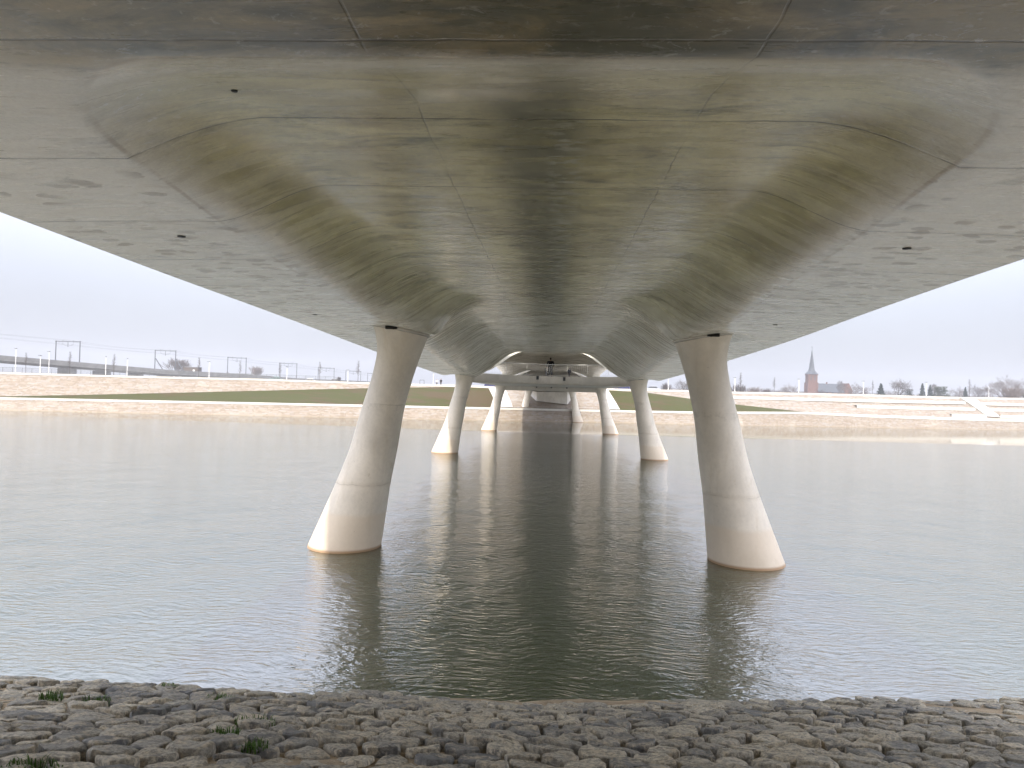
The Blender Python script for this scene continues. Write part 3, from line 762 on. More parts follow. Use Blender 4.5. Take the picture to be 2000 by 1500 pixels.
def bank_wall(name, xs, label, cap=3.6):
    root = tag(empty(name, PC(xs[len(xs) // 2])), label, "wall")
    m = MB()
    capv = lambda x: Vector((0, 0, -cap * yD(x) / F))
    m.grid([[PC(x) + Vector((0, -0.05, -0.5)) for x in xs], [PC(x) for x in xs], [PD(x) + capv(x) for x in xs], [PD(x) + capv(x) + Vector((0, 1.5, 0)) for x in xs]])
    kids(root, m, "wall_face", MAT['stone'])
    m = MB()
    m.grid([[PD(x) + capv(x) + Vector((0, 0.3, -0.01)) for x in xs], [PD(x) + capv(x) + Vector((0, -0.12, -0.01)) for x in xs], [PD(x) + Vector((0, -0.12, 0)) for x in xs], [PD(x) + Vector((0, 1.2, 0)) for x in xs], [PD(x) + Vector((0, 1.2, -0.5)) for x in xs]])
    kids(root, m, "coping", MAT['cap'])
    return root
bank_wall("stone_wall", [x for x in XS if x <= 975], "tapering upper tan stone wall with white coping above the grass left of the bridge")
tw = bank_wall("terraced_wall", [x for x in XS if x >= 1187], "terraced tan stone slope with white step bands on the far bank right of the bridge")
def slope(x, t):            # on the terraced slope, t from foot to coping
    return PC(x) + (PD(x) - PC(x)) * t
def slope_at(px, py):
    t = (ly(LC, px) - py) / (ly(LC, px) - ly(LD, px)); return slope(px, max(0.0, min(0.97, t)))
for pts in (((1430, 775), (1560, 779), (1700, 782.5), (1884, 786.3)), ((1672, 793.5), (1780, 796.3), (1903, 799)), ((1857, 810.5), (1925, 812)),
            ((1914, 788), (2000, 790.5), (2300, 797)), ((1932, 799.8), (2000, 802), (2300, 809)), ((1952, 812.4), (2000, 814), (2300, 821))):
    m = MB(); rr = [[], [], [], []]
    for k_ in range(len(pts) - 1):
        for s in range(8 if k_ < len(pts) - 2 else 9):
            px = pts[k_][0] + (pts[k_ + 1][0] - pts[k_][0]) * s / 8; py = ly(pts, px)
            q = slope_at(px, py + 1.6); hgt = 3.3 * q.y / F
            rr[0].append(q + Vector((0, -0.42, -0.3))); rr[1].append(q + Vector((0, -0.42, hgt))); rr[2].append(q + Vector((0, 1.2, hgt))); rr[3].append(q + Vector((0, 1.2, -0.4)))
    m.grid(rr); kids(tw, m, "step", MAT['cap'])
m = MB(); rr = []
for i in range(13):
    t = i / 12
    a = slope_at(1874 + (1928 - 1874) * t, 776.5 + (814 - 776.5) * t); b = slope_at(1899 + (1952 - 1899) * t, 777 + (815 - 777) * t)
    up = Vector((0, -0.45, 0.10)); rr.append([a + Vector((0, 0.3, -0.5)), a + up, b + up, b + Vector((0, 0.3, -0.5))])
m.grid(rr); kids(tw, m, "stair", MAT['cap'])

# stone apron under the bridge with a pale ramp on each side
ap_ = tag(empty("stone_apron", surf(1075, 0.5)), "tan stone slope under the far end of the bridge between two pale ramps", "stone slope")
XM = [x for x in XS if 975 <= x <= 1187]
m = MB(); m.grid([[surf(x, t) + Vector((0, 0, 0.06)) for x in XM] for t in (0, 0.2, 0.4, 0.6, 0.8, 1.0)]); kids(ap_, m, "paving", MAT['stone'])
m = MB(); m.grid([[PC(x) + Vector((0, 0.0, 0.0)) for x in XM], [PD(x) for x in XM], [PD(x) + Vector((0, 1.4, 0)) for x in XM]]); kids(ap_, m, "coping", MAT['cap'])
def ramp(xb0, xb1, xt0, xt1):
    m = MB(); rr = []
    for i in range(13):
        t = i / 12; a = surf(xb0 + (xt0 - xb0) * t, t); b = surf(xb1 + (xt1 - xb1) * t, t); u = Vector((0, -0.05, 0.17))
        rr.append([a + Vector((0, 0, -0.3)), a + u, b + u, b + Vector((0, 0, -0.3))])
    m.grid(rr); kids(ap_, m, "ramp", MAT['cap'])
ramp(971, 1001, 954, 986); ramp(1188, 1212, 1162, 1187)

# plain behind the crest, out to the horizon
m = MB()
m.grid([[PD(x) + Vector((0, 0.9, -0.04)) for x in XS], [PD(x) + Vector((0, 12, -0.08)) for x in XS],
        [PD(x) * 1.0 + Vector((PD(x).x * 0.8, 180, -0.6)) for x in XS], [Vector((PD(x).x * 14, 2600, 6.3)) for x in XS]])
tag(m.build("terrain", MAT['plain'], None, True), "pale flat land behind the far bank", "ground", None, "structure")
def ground_z(x, y): 
    return float(np.interp(x, [-120, -60, 0, 60, 130], [7.0, 7.2, 7.45, 7.8, 8.3])) - 0.08 - 0.6 * min(1.0, max(0.0, (y - 175) / 180.0))

# ------------------------------------------------------------------ railing on the upper left wall
fr = tag(empty("railing", PD(300)), "long grey steel railing on top of the upper left stone wall", "railing")
m = MB(); mr = MB(); mr2 = MB(); prev = None
xsf = np.arange(-250, 660, 1.6)
for i, x in enumerate(xsf):
    p = PD(float(x)) + Vector((0, 0.7, 0))
    mp = MB() if i % 12 == 0 else m
    mp.tube(p, p + Vector((0, 0, 0.98)), 0.045 if i % 12 == 0 else 0.016, None, 4, False)
    if mp is not m: kids(fr, mp, 'post', MAT['grey'])
    if i % 6 == 0:
        if prev is not None:
            mr.tube(prev + Vector((0, 0, 1.0)), p + Vector((0, 0, 1.0)), 0.03, None, 4, False); mr2.tube(prev + Vector((0, 0, 0.12)), p + Vector((0, 0, 0.12)), 0.02, None, 4, False)
        prev = p
kids(fr, m, "balusters", MAT['grey']); kids(fr, mr, "rail", MAT['grey']); kids(fr, mr2, "bottom_rail", MAT['grey'])

# ------------------------------------------------------------------ railway: viaduct, portals, wires
PORT = [(131.5, 710, 667, 708, 47), (322, 726, 685, 725, 40), (462, 733, 699, 732, 36), (562, 741, 710, 741, 34), (636.5, 744, 719, 744, 31), (689.5, 746, 725, 746, 29), (731, 748, 730, 748, 27)]
ZP = [281, 316, 351, 386, 421, 456, 491]
trk = []
for (cx, by, ty, b2, w), zz in zip(PORT, ZP): trk.append(at(cx, by, zz))
ext0 = trk[0] + (trk[0] - trk[1]) * 4.0; ext1 = trk[-1] + (trk[-1] - trk[-2]) * 3.0
line = [ext0] + trk + [ext1]
hts = [v.z for v in line]
vd = tag(empty("railway_viaduct", line[1]), "long dark grey concrete railway viaduct sloping away behind the left bank", "viaduct")
def sweep(mb, pts, sect):
    rows = []
    for i, p in enumerate(pts):
        a = pts[max(0, i - 1)]; b = pts[min(len(pts) - 1, i + 1)]; d = (b - a); d.z = 0; d.normalize(); s = Vector((d.y, -d.x, 0))
        rows.append([p + s * u + Vector((0, 0, w)) for u, w in sect])
    mb.grid(rows, True)
m = MB(); sweep(m, line, [(-5.6, -0.3), (5.6, -0.3), (5.6, -1.15), (3.2, -1.9), (-3.2, -1.9), (-5.6, -1.15)]); kids(vd, m, "deck", MAT['railc'])
for sd in (-5.6, 5.6):
    m = MB(); sweep(m, line, [(sd - 0.12, -0.32), (sd + 0.12, -0.32), (sd + 0.12, 0.75), (sd - 0.12, 0.75)]); kids(vd, m, "parapet", MAT['railc'])
for i in range(len(line) - 1):
    for f_ in (0.0, 0.33, 0.67):
        p = line[i] + (line[i + 1] - line[i]) * f_; gz = 6.0
        if p.z - 1.9 - gz > 0.4:
            m = MB(); m.box((p.x, p.y, (p.z - 1.9 + gz) / 2), (7.0, 1.6, p.z - 1.9 - gz)); kids(vd, m, "support", MAT['railc'])
names = ["nearest and tallest steel railway portal, farthest left", "second railway portal with raking struts left of the bare bushes", "third railway portal left of the wide bare bush",
         "fourth railway portal to the right of the wide bare bush", "fifth railway portal behind the white tent", "sixth small railway portal next to a thin tree", "most distant railway portal beside the left front pier"]
ptop = []
for i, ((cx, by, ty, b2, w), zz, lab) in enumerate(zip(PORT, ZP, names)):
    a, b = at(cx - w / 2, by - 0.6, zz), at(cx + w / 2, by + 0.7, zz); h = at(cx, ty, zz).z - trk[i].z
    root = tag(empty("railway_portal", (trk[i].x, trk[i].y, trk[i].z)), lab, "railway portal", "catenary portals over the railway")
    for p in (a, b):
        m = MB(); m.box((p.x, p.y, p.z + h / 2 - 0.2), (0.30, 0.30, h + 0.4)); m.box((p.x, p.y, p.z + h + 0.12), (0.55, 0.4, 0.3)); kids(root, m, "leg", MAT['mast'])
    m = MB(); m.tube(a + Vector((0, 0, h)), b + Vector((0, 0, h)), 0.16, None, 6); kids(root, m, "beam", MAT['mast'])
    mid = (a + b) / 2
    m = MB(); m.tube(mid + Vector((0, 0, h)), mid + Vector((0, 0, h - 2.2)), 0.10, None, 6)
    for sgn, off in ((-1, 2.2), (1, 2.2)):
        m.tube(mid + Vector((0, 0, h - 1.9)), mid + Vector((sgn * off, 0, h - 1.2)), 0.05, None, 5); m.tube(mid + Vector((sgn * off, 0, h)), mid + Vector((sgn * off, 0, h + 0.45)), 0.12, 0.08, 6)
        m.tube(mid + Vector((sgn * off, 0, h - 1.2)), mid + Vector((sgn * off, 0, h)), 0.04, None, 5)
    kids(root, m, "cantilever", MAT['mast'])
    if i == 1:
        for p in (a, b):
            m = MB(); m.tube(p + Vector((0.3, 0, h * 0.62)), p + Vector((3.8, 1.0, 0.0)), 0.22, None, 6); kids(root, m, "strut", MAT['mast'])
    ptop.append((mid, h))
pts_all = [(ext0, ptop[0][1])] + ptop
wl = ["upper left overhead wire along the railway", "upper right overhead wire along the railway", "lower left overhead wire along the railway", "lower right overhead wire along the railway"]
for kx, (off, dz, sag) in enumerate(((-2.2, 0.45, 0.9), (2.2, 0.45, 0.9), (-2.2, -1.3, 0.25), (2.2, -1.3, 0.25))):
    m = MB()
    for (p, h), (q, h2) in zip(pts_all[:-1], pts_all[1:]):
        A = p + Vector((off, 0, h + dz)); B = q + Vector((off, 0, h2 + dz)); pr = A
        nseg = 10
        for s in range(1, nseg + 1):
            t = s / nseg; c = A + (B - A) * t; c.z -= sag * 4 * t * (1 - t); m.tube(pr, c, 0.028, None, 4, False); pr = c
    tag(m.build("overhead_wire", MAT['mast']), wl[kx], "overhead wire", "overhead railway wires")

# ------------------------------------------------------------------ trees
def branch(mb, twigs, p, d, L, r, lvl, rg, up=0.25, spread=0.6, maxl=5, ratio=0.72):
    segs = 3; q = p.copy(); dd = d.copy()
    for s in range(segs):
        dd = (dd + Vector((rg.uniform(-1, 1), rg.uniform(-1, 1), rg.uniform(-1, 1))) * 0.16 + Vector((0, 0, up * 0.18))).normalized()
        q2 = q + dd * (L / segs); r2 = r * (1 - 0.18)
        (mb if lvl < 2 else twigs).tube(q, q2, r, r2, 5 if lvl < 2 else 3, False)
        q, r = q2, r2
        if lvl < maxl and s > 0:
            for c in range(2 if lvl > 1 else rg.choice((1, 2))):
                ax = Vector((rg.uniform(-1, 1), rg.uniform(-1, 1), rg.uniform(-0.5, 0.7))).normalized()
                nd = (dd * (1 - spread) + ax * spread + Vector((0, 0, up * 0.4))).normalized()
                branch(mb, twigs, q, nd, L * ratio * rg.uniform(0.75, 1.1), max(0.018, r * 0.58), lvl + 1, rg, up, spread, maxl, ratio)
    if lvl < maxl:
        branch(mb, twigs, q, (dd + Vector((rg.uniform(-.4, .4), rg.uniform(-.4, .4), 0.1))).normalized(), L * ratio, max(0.018, r * 0.75), lvl + 1, rg, up, spread, maxl, ratio)
def bare_tree(seed, name, twig, h=12.0, spread=0.6, up=0.25, trunk=0.26, maxl=5, ratio=0.72, r0=0.32):
    rg = random.Random(seed); a, b = MB(), MB()
    p = Vector((0, 0, 0)); d = Vector((0, 0, 1)); a.tube((0, 0, -1.0), (0, 0, h * trunk), r0 * 1.15, r0 * 0.85, 8)
    p = Vector((0, 0, h * trunk * 0.98))
    for c in range(5):
        ang = c * 1.257 + rg.uniform(-.3, .3)
        nd = Vector((math.cos(ang) * spread, math.sin(ang) * spread, 0.75)).normalized() if c else Vector((0, 0, 1))
        branch(a, b, p + Vector((0, 0, -0.2 * c * h * 0.02)), nd, h * 0.27, r0 * 0.6, 1, rg, up, spread, maxl, ratio)
    zs = max(v[2] for v in b.v); xs_ = max(abs(v[0]) for v in b.v)
    root = empty(name)
    a.build("trunk", MAT['bark'], root); b.build("crown", MAT[twig], root)
    root['nat_h'] = zs; root['nat_w'] = 2 * xs_
    return root
def sapling(seed):
    rg = random.Random(seed); a, b = MB(), MB(); h = 5.5
    a.tube((0, 0, -0.8), (0, 0, h * 0.6), 0.07, 0.05, 6); a.tube((0, 0, h * 0.6), (0, 0, h), 0.05, 0.015, 5)
    for i in range(54):
        z = rg.uniform(0.32, 0.97) * h; L = (1.05 - z / h) * rg.uniform(0.7, 1.5) + 0.2; an = rg.uniform(0, 6.28)
        e = Vector((math.cos(an) * L * 0.75, math.sin(an) * L * 0.75, z + L * 0.75)); s_ = Vector((0, 0, z)); b.tube(s_, e, 0.018, 0.007, 3, False)
        for k_ in range(3):
            t = rg.uniform(0.3, 0.9); q = s_ + (e - s_) * t; b.tube(q, q + Vector((rg.uniform(-.3, .3), rg.uniform(-.3, .3), rg.uniform(.1, .4))), 0.010, 0.005, 3, False)
    root = empty("sapling"); a.build("trunk", MAT['bark'], root); b.build("crown", MAT['twig'], root); root['nat_h'] = h; root['nat_w'] = 2.0; return root
def leafy(seed, name, mat, kind):
    rg = random.Random(seed); a, b = MB(), MB(); h = 10.0
    a.tube((0, 0, -1), (0, 0, h * (0.9 if kind == 'fir' else 0.5)), 0.25, 0.05, 7)
    N = 2300
    for i in range(N):
        if kind == 'fir':
            t = rg.random() ** 1.3; z = 0.6 + t * (h - 0.6); rad = (1 - t) * 2.3 + 0.15; lay = 0.55 + 0.45 * abs(math.sin(z * 2.3))
            an = rg.uniform(0, 6.28); rr = rad * lay * math.sqrt(rg.uniform(0.15, 1)) * (0.75 + 0.45 * noise.noise(Vector((math.cos(an) * 1.5, math.sin(an) * 1.5, z * 0.6))) + 0.25)
            c = Vector((rr * math.cos(an), rr * math.sin(an), z - rr * 0.25))
        else:
            an = rg.uniform(0, 6.28); t = rg.random(); z = 0.3 + t * (h - 0.3); prof = math.sin(min(1, t * 1.25 + 0.1) * math.pi * 0.86) ** 0.7
            rr = 3.4 * prof * math.sqrt(rg.random()) * (0.8 + 0.6 * noise.noise(Vector((math.cos(an) * 1.7 + seed, math.sin(an) * 1.7, z * 0.5))))
            c = Vector((rr * math.cos(an), rr * math.sin(an), z))
        s_ = rg.uniform(0.12, 0.34); u = Vector((rg.uniform(-1, 1), rg.uniform(-1, 1), rg.uniform(-1, 1))).normalized(); w = u.orthogonal().normalized()
        b.add([c - u * s_, c + w * s_ * 0.5, c + u * s_, c - w * s_ * 0.5], [(0, 1, 2, 3)])
    root = empty(name); a.build("trunk", MAT['bark'], root); b.build("crown", MAT[mat], root); root['nat_h'] = h; root['nat_w'] = 5.0; return root
def bush(seed, mat='twig2'):
    rg = random.Random(seed); a, b = MB(), MB()
    for s in range(9):
        an = s * 0.7 + rg.uniform(-.3, .3); lean = rg.uniform(0.05, 0.6); p = Vector((0, 0, -0.4)); d = Vector((math.cos(an) * lean, math.sin(an) * lean, 1)).normalized()
        branch(a, b, p, d, 1.75, 0.09, 1, rg, 0.5, 0.45, 4, 0.74)
    root = empty("bare_bush"); a.build("stems", MAT['bark'], root); b.build("crown", MAT[mat], root)
    root['nat_h'] = max(v[2] for v in b.v); root['nat_w'] = 2 * max(abs(v[0]) for v in b.v); return root
PROTO = {'oak': bare_tree(3, "bare_tree", 'twig', 12, 0.62, 0.15), 'broad': bare_tree(8, "bare_tree", 'twig2', 12, 0.66, 0.20, 0.2), 'tall': bare_tree(21, "bare_tree", 'twig', 12, 0.5, 0.35, 0.25, 5, 0.70),
         'fir': leafy(4, "fir_tree", 'needle', 'fir'), 'green': leafy(9, "evergreen_tree", 'leaf', 'round'), 'sapling': sapling(5), 'bush': bush(6), 'bush2': bush(17, 'twig')}
used = set()
def plant(kind, px, ptop, pbase, y, label, cat, group, wpx=None, rz=None):
    """stand a tree at photo column px, its top at ptop and its foot at pbase, y metres ahead"""
    src = PROTO[kind]
    if kind != 'sapling' and px > 1280: pbase += 13
    elif kind != 'sapling' and y > 300: pbase += 8
    o = src if kind not in used else copy_tree(src); used.add(kind)
    g = at(px, pbase, y); h = at(px, ptop, y).z - g.z; s = h / src['nat_h']
    w = s if wpx is None else (wpx * y / F) / src['nat_w']
    o.location = g; o.scale = (w, w, s); o.rotation_euler = (0, 0, rz if rz is not None else (px * 0.37) % 6.28)
    tag(o, label, cat, group); return o
G1 = "young bare trees along the far promenade"
for px, tp, bs, yv, lab in ((50, 690, 727, 152, "thin young tree at the far left edge of the promenade"), (136, 688, 730, 156, "thin young tree beside the nearest railway portal"),
        (222, 693, 734, 160, "thin young tree halfway between the first two railway portals"), (388, 699, 738, 166, "thin young tree right behind the brown hut"),
        (468, 706, 741, 170, "thin young tree inside the third railway portal"), (547, 711, 742, 173, "faint young tree at the left leg of the fourth railway portal"), (624, 708, 745, 176, "young tree at the left leg of the fifth railway portal"), (699, 706, 748, 180, "young tree just left of the front left pier"),
        (1446, 729, 767, 190, "young tree right of the front right pier"), (1512, 738, 769, 194, "young tree left of the church tower"), (1704, 744, 772, 203, "young tree left of the dark fir"), (1893, 742, 777, 222, "young tree at the top of the far stair")):
    plant('sapling', px, tp, bs, yv, lab, "young tree", G1)
G2 = "bare bushes along the railway"
plant('bush', 345, 697, 728, 345, "bare bush behind the second railway portal", "bush", G2, 62)
plant('bush', 500, 712, 738, 380, "wide bare bush between the third and fourth railway portals", "bush", G2, 36)
plant('bush', 444, 725, 736, 375, "tiny bare bush at the foot of the third railway portal", "bush", G2, 10)
plant('bush2', 662, 735, 748, 186, "small brown bush beside the open dark car on the left crest", "bush", None, 12)
G3 = "trees on the far right bank"
for kind, px, tp, bs, yv, w, lab in (
    ('oak', 1336, 738, 768, 300, 44, "bare tree seen in the gap left of the front right pier"), ('bush2', 1300, 746, 766, 290, 30, "low bare shrub by the silver car under the bridge edge"),
    ('bush2', 1442, 748, 770, 330, 46, "low bare shrub just right of the front right pier"), ('bush', 1474, 753, 770, 335, 34, "low reddish shrub left of the church, near the second lamp"),
    ('bush2', 1497, 757, 771, 335, 34, "low dense shrub in the gap left of the church"), ('broad', 1538, 747, 772, 360, 44, "bare tree standing close to the left of the church tower"),
    ('broad', 1668, 745, 774, 400, 62, "wide rounded bare tree right of the church roof"), ('tall', 1640, 742, 774, 420, 26, "narrow reddish bare tree in front of the church roof end"),
    ('oak', 1755, 736, 776, 330, 52, "round bare oak standing alone between two firs"), ('tall', 1822, 748, 778, 345, 34, "bare tree behind the fourth right lamp"),
    ('green', 1836, 755, 779, 340, 34, "olive green bush right of the twin firs"), ('broad', 1872, 752, 780, 350, 40, "small bare tree left of the pointed green evergreen"),
    ('oak', 1913, 749, 781, 345, 46, "bare tree right of the pointed green evergreen"), ('broad', 1962, 729, 782, 300, 78, "large spreading bare tree near the right edge"),
    ('bush', 1975, 752, 783, 290, 60, "brown shrub below the large spreading tree"), ('bush2', 2010, 755, 784, 300, 50, "bare shrub cut by the right edge"),
    ('tall', 1605, 760, 773, 420, 18, "small bare tree at the foot of the church tower"), ('green', 1775, 760, 778, 335, 20, "small green bush at the foot of the lone oak")):
    plant(kind, px, tp, bs, yv, lab, "tree" if kind not in ('bush', 'bush2') else "bush", G3, w)
for px, tp, bs, yv, w, lab in ((1720, 749, 775, 310, 32, "dark fir left of the lone oak"), (1801, 749, 777, 320, 24, "dark fir left of the fourth right lamp"), (1816, 752, 777, 325, 22, "smaller fir directly behind the fourth right lamp"), (1885, 756, 779, 320, 20, "pointed green evergreen at the far stair head")):
    plant('fir', px, tp, bs, yv, lab, "fir tree", "firs on the far right bank", w)
# the long low belt of distant twigs behind the right bank
m = MB(); rg = random.Random(5)
for i in range(5200):
    px = rg.uniform(1290, 2080); yv = rg.uniform(470, 520)
    base = at(px, ly([(1290, 764), (2080, 784)], px), yv); hh = (2.0 + 3.4 * abs(noise.noise(Vector((px * 0.021, 0, 0)))) + 1.2 * noise.noise(Vector((px * 0.11, 3, 0)))) * rg.uniform(0.5, 1.15)
    base.z -= 1.0; e = base + Vector((rg.uniform(-1.1, 1.1), rg.uniform(-1, 1), hh + 1.0)); m.tube(base, e, 0.055, 0.02, 3, False)
    for k_ in range(2):
        q = base + (e - base) * rg.uniform(0.5, 0.9); m.tube(q, q + Vector((rg.uniform(-.9, .9), rg.uniform(-.5, .5), rg.uniform(.2, 1.1))), 0.03, 0.012, 3, False)
tag(m.build("hedge", MAT['twig']), "long low belt of distant bare shrubs behind the right bank", "shrubs", None, "stuff")

# ------------------------------------------------------------------ church
YC_ = 450.0
cb_ = at(1584, 772, YC_)
ch = tag(empty("church", cb_), "red brick church with a slender slate spire and long slate nave roof", "church")
sc_ = YC_ / F
def lz(py): return at(1584, py, YC_).z - cb_.z
m = MB(); w = 17 * sc_ / 2; z1 = lz(731)
m.box((0, 0, z1 / 2 - 1), (2 * w, 2 * w, z1 + 2)); m.box((0, 0, z1 - 0.35), (2 * w + 0.5, 2 * w + 0.5, 0.5)); m.box((0, 0, z1 * 0.62), (2 * w + 0.25, 2 * w + 0.25, 0.3))
for sx in (-1, 1):
    for sy in (-1, 1): m.box((sx * w, sy * w, z1 * 0.3), (0.9, 0.9, z1 * 0.6))
tower = m.build("tower", MAT['brick'], ch)
for sx in (-0.42, 0.42):
    m = MB(); m.box((sx * w, -w - 0.02, z1 * 0.80), (0.75, 0.12, 2.4)); m.tube((sx * w, -w - 0.08, z1 * 0.80 + 1.2), (sx * w, -w + 0.04, z1 * 0.80 + 1.2), 0.375, None, 12); m.build("window", MAT['dark'], tower)
m = MB(); zb, zm, zt = z1, lz(720), lz(682)
rows = []
for (r, z) in ((w * 1.16, zb - 0.05), (w * 1.02, zb + 0.5), (w * 0.72, zb + (zm - zb) * 0.6), (w * 0.56, zm), (w * 0.30, zm + (zt - zm) * 0.5), (0.06, zt)):
    k_ = 8; rows.append([(r * (1.06 if z > zb + 1 else 1.25) * math.cos(2 * math.pi * (i + .5) / k_), r * (1.06 if z > zb + 1 else 1.25) * math.sin(2 * math.pi * (i + .5) / k_), z) for i in range(k_)])
m.grid(rows, True); sp_ = m.build("spire", MAT['slate'], ch)
m = MB(); m.tube((0, 0, zt - 0.2), (0, 0, zt + 2.0), 0.09, 0.06, 6); m.tube((-0.55, 0, zt + 1.3), (0.55, 0, zt + 1.3), 0.07, None, 6); m.build("cross", MAT['mast'], sp_)
x0, x1, zr, ze = w, 56 * sc_, lz(749), lz(764)
m = MB(); hw = 4.6
m.add([(x0, -hw, -2), (x1, -hw, -2), (x1, hw, -2), (x0, hw, -2), (x0, -hw, ze), (x1, -hw, ze), (x1, hw, ze), (x0, hw, ze), (x0, 0, zr - .1), (x1, 0, zr - .1)], [(0, 1, 5, 4), (1, 2, 6, 9, 5), (2, 3, 7, 6), (3, 0, 4, 8, 7), (0, 3, 2, 1)])
nave = m.build("nave", MAT['brick'], ch)
m = MB(); m.add([(x0, -hw - .5, ze - .4), (x1 + .2, -hw - .5, ze - .4), (x1 + .2, 0, zr + .15), (x0, 0, zr + .15), (x0, hw + .5, ze - .4), (x1 + .2, hw + .5, ze - .4), (x0, 0, zr - .25), (x1 + .2, 0, zr - .25)], [(0, 1, 2, 3), (3, 2, 5, 4), (0, 3, 6), (1, 7, 2)]); rf_ = m.build("roof", MAT['slate'], ch)
m = MB(); m.box((x0 + 6.5, 0, zr + 0.5), (0.7, 0.7, 1.2)); m.build("chimney", MAT['brick'], rf_)
for k_ in range(4):
    m = MB(); m.box((x0 + 2.0 + 3.3 * k_, -hw - 0.02, ze * 0.45), (0.9, 0.14, 1.8)); m.build("window", MAT['glass'], nave)
m = MB(); gx = x1 + 2.2; m.add([(x1, -6, -2), (gx + 2.2, -6, -2), (gx + 2.2, 5, -2), (x1, 5, -2), (x1, -6, ze + 1), (gx + 2.2, -6, ze + 1), (gx + 2.2, 5, ze + 1), (x1, 5, ze + 1), ((x1 + gx + 2.2) / 2, -6, zr + .6), ((x1 + gx + 2.2) / 2, 5, zr + .6)], [(0, 1, 5, 8, 4), (2, 3, 7, 9, 6), (0, 4, 7, 3), (1, 2, 6, 5), (4, 8, 9, 7), (5, 6, 9, 8)]); m.build("transept", MAT['brick'], ch)

# ------------------------------------------------------------------ lamp posts
def make_lamp():
    root = empty("lamp_post")
    m = MB(); m.tube((0, 0, -0.3), (0, 0, 0.9), 0.075, 0.075, 8); m.tube((0, 0, 0.9), (0, 0, 4.0), 0.05, 0.04, 8); m.build("pole", MAT['white'], root)
    m = MB(); m.tube((0, 0, 4.0), (0, 0, 4.12), 0.06, 0.09, 8); m.box((0.10, 0, 4.16), (0.62, 0.24, 0.09)); m.build("lantern", MAT['grey'], root)
    return root
lamp0 = make_lamp(); first = True
for px, tp, bs, yv, lab in ((78, 694, 728, 150, "white lamp post on the wall left of the nearest railway portal"), (248, 700, 735, 157, "white lamp post between the first two railway portals"),
        (408, 706, 739, 164, "white lamp post right of the brown hut"), (560, 716, 744, 172, "white lamp post inside the fourth railway portal"), (679, 722, 748, 178, "white lamp post left of the front left pier"),
        (30, 680, 724, 168, "lamp post at the far left edge behind the wall"), (95, 686, 728, 172, "lamp post just left of the nearest railway portal"), (206, 696, 732, 176, "lamp post behind the thin tree halfway between portals"),
        (846, 728, 752, 188, "lamp post behind the two people on the left crest"),
        (1305, 738, 763, 186, "white lamp post seen in the gap left of the front right pier"), (1435, 737, 767, 190, "first white lamp post right of the front right pier"), (1560, 740, 769, 197, "white lamp post just left of the church tower"),
        (1686, 744, 772, 203, "white lamp post right of the church roof"), (1809, 746, 775, 213, "white lamp post standing before the twin firs"), (1931, 752, 778, 226, "rightmost white lamp post near the large spreading tree")):
    o = lamp0 if first else copy_tree(lamp0); first = False
    g = at(px, bs, yv); s = (at(px, tp, yv).z - g.z) / 4.2
    o.location = g; o.scale = (1.25, 1.25, s); o.rotation_euler = (0, 0, px * 0.3)
    tag(o, lab, "lamp post", "white lamp posts on the far bank")

# ------------------------------------------------------------------ cars, hut, frame, tent
def make_car(c, L=4.2, W=1.75, H=1.48, cabin=(0.24, 0.88), name="parked_car"):
    root = empty(name)
    mat = paint("car paint " + str(c), c)
    def prism(mb, pts, w0, w1=None, zc=0.8):
        w1 = w0 if w1 is None else w1
        f = lambda z: w0 if z <= zc else w0 + (w1 - w0) * (z - zc) / (H - zc)
        a = [(x, -f(z) / 2, z) for x, z in pts]; b = [(x, f(z) / 2, z) for x, z in pts]; n = len(pts)
        mb.add(a + b, [tuple(range(n)), tuple(range(2 * n - 1, n - 1, -1))] + [(i, i + n, (i + 1) % n + n, (i + 1) % n) for i in range(n)])
    m = MB(); h = L / 2
    prism(m, [(-h, 0.35), (-h + 0.05, 0.75), (-h + 0.3, 0.86), (-h + cabin[0] * L, 0.92), (-h + cabin[1] * L, 0.95), (h - 0.12, 0.9), (h, 0.6), (h - .03, 0.3), (-h + 0.1, 0.24)], W)
    m.build("body", mat, root)
    m = MB(); a, b = -h + cabin[0] * L, -h + cabin[1] * L
    prism(m, [(a, 0.90), (a + 0.65, H - 0.06), (b - 0.45, H - 0.06), (b - 0.02, 0.92)], W - 0.1, W - 0.42); m.build("windows", MAT['glass'], root)
    m = MB(); prism(m, [(a + 0.58, H - 0.075), (a + 0.75, H), (b - 0.6, H), (b - 0.38, H - 0.075)], W - 0.36, W - 0.44, H - .08); m.build("roof", mat, root)
    for sx in (-1, 1):
        for sy in (-1, 1):
            m = MB(); m.tube((sx * L * 0.31, sy * (W / 2 - 0.2), 0.31), (sx * L * 0.31, sy * (W / 2 + 0.015), 0.31), 0.31, None, 16); wh = m.build("wheel", MAT['black'], root)
            m = MB(); m.tube((sx * L * 0.31, sy * (W / 2 + 0.012), 0.31), (sx * L * 0.31, sy * (W / 2 + 0.03), 0.31), 0.18, None, 12); m.build("rim", MAT['grey'], wh)
    for sy in (-1, 1):
        m = MB(); m.box((-h + 0.06, sy * (W / 2 - 0.25), 0.68), (0.1, 0.32, 0.13)); m.build("headlight", MAT['white'], root)
    return root
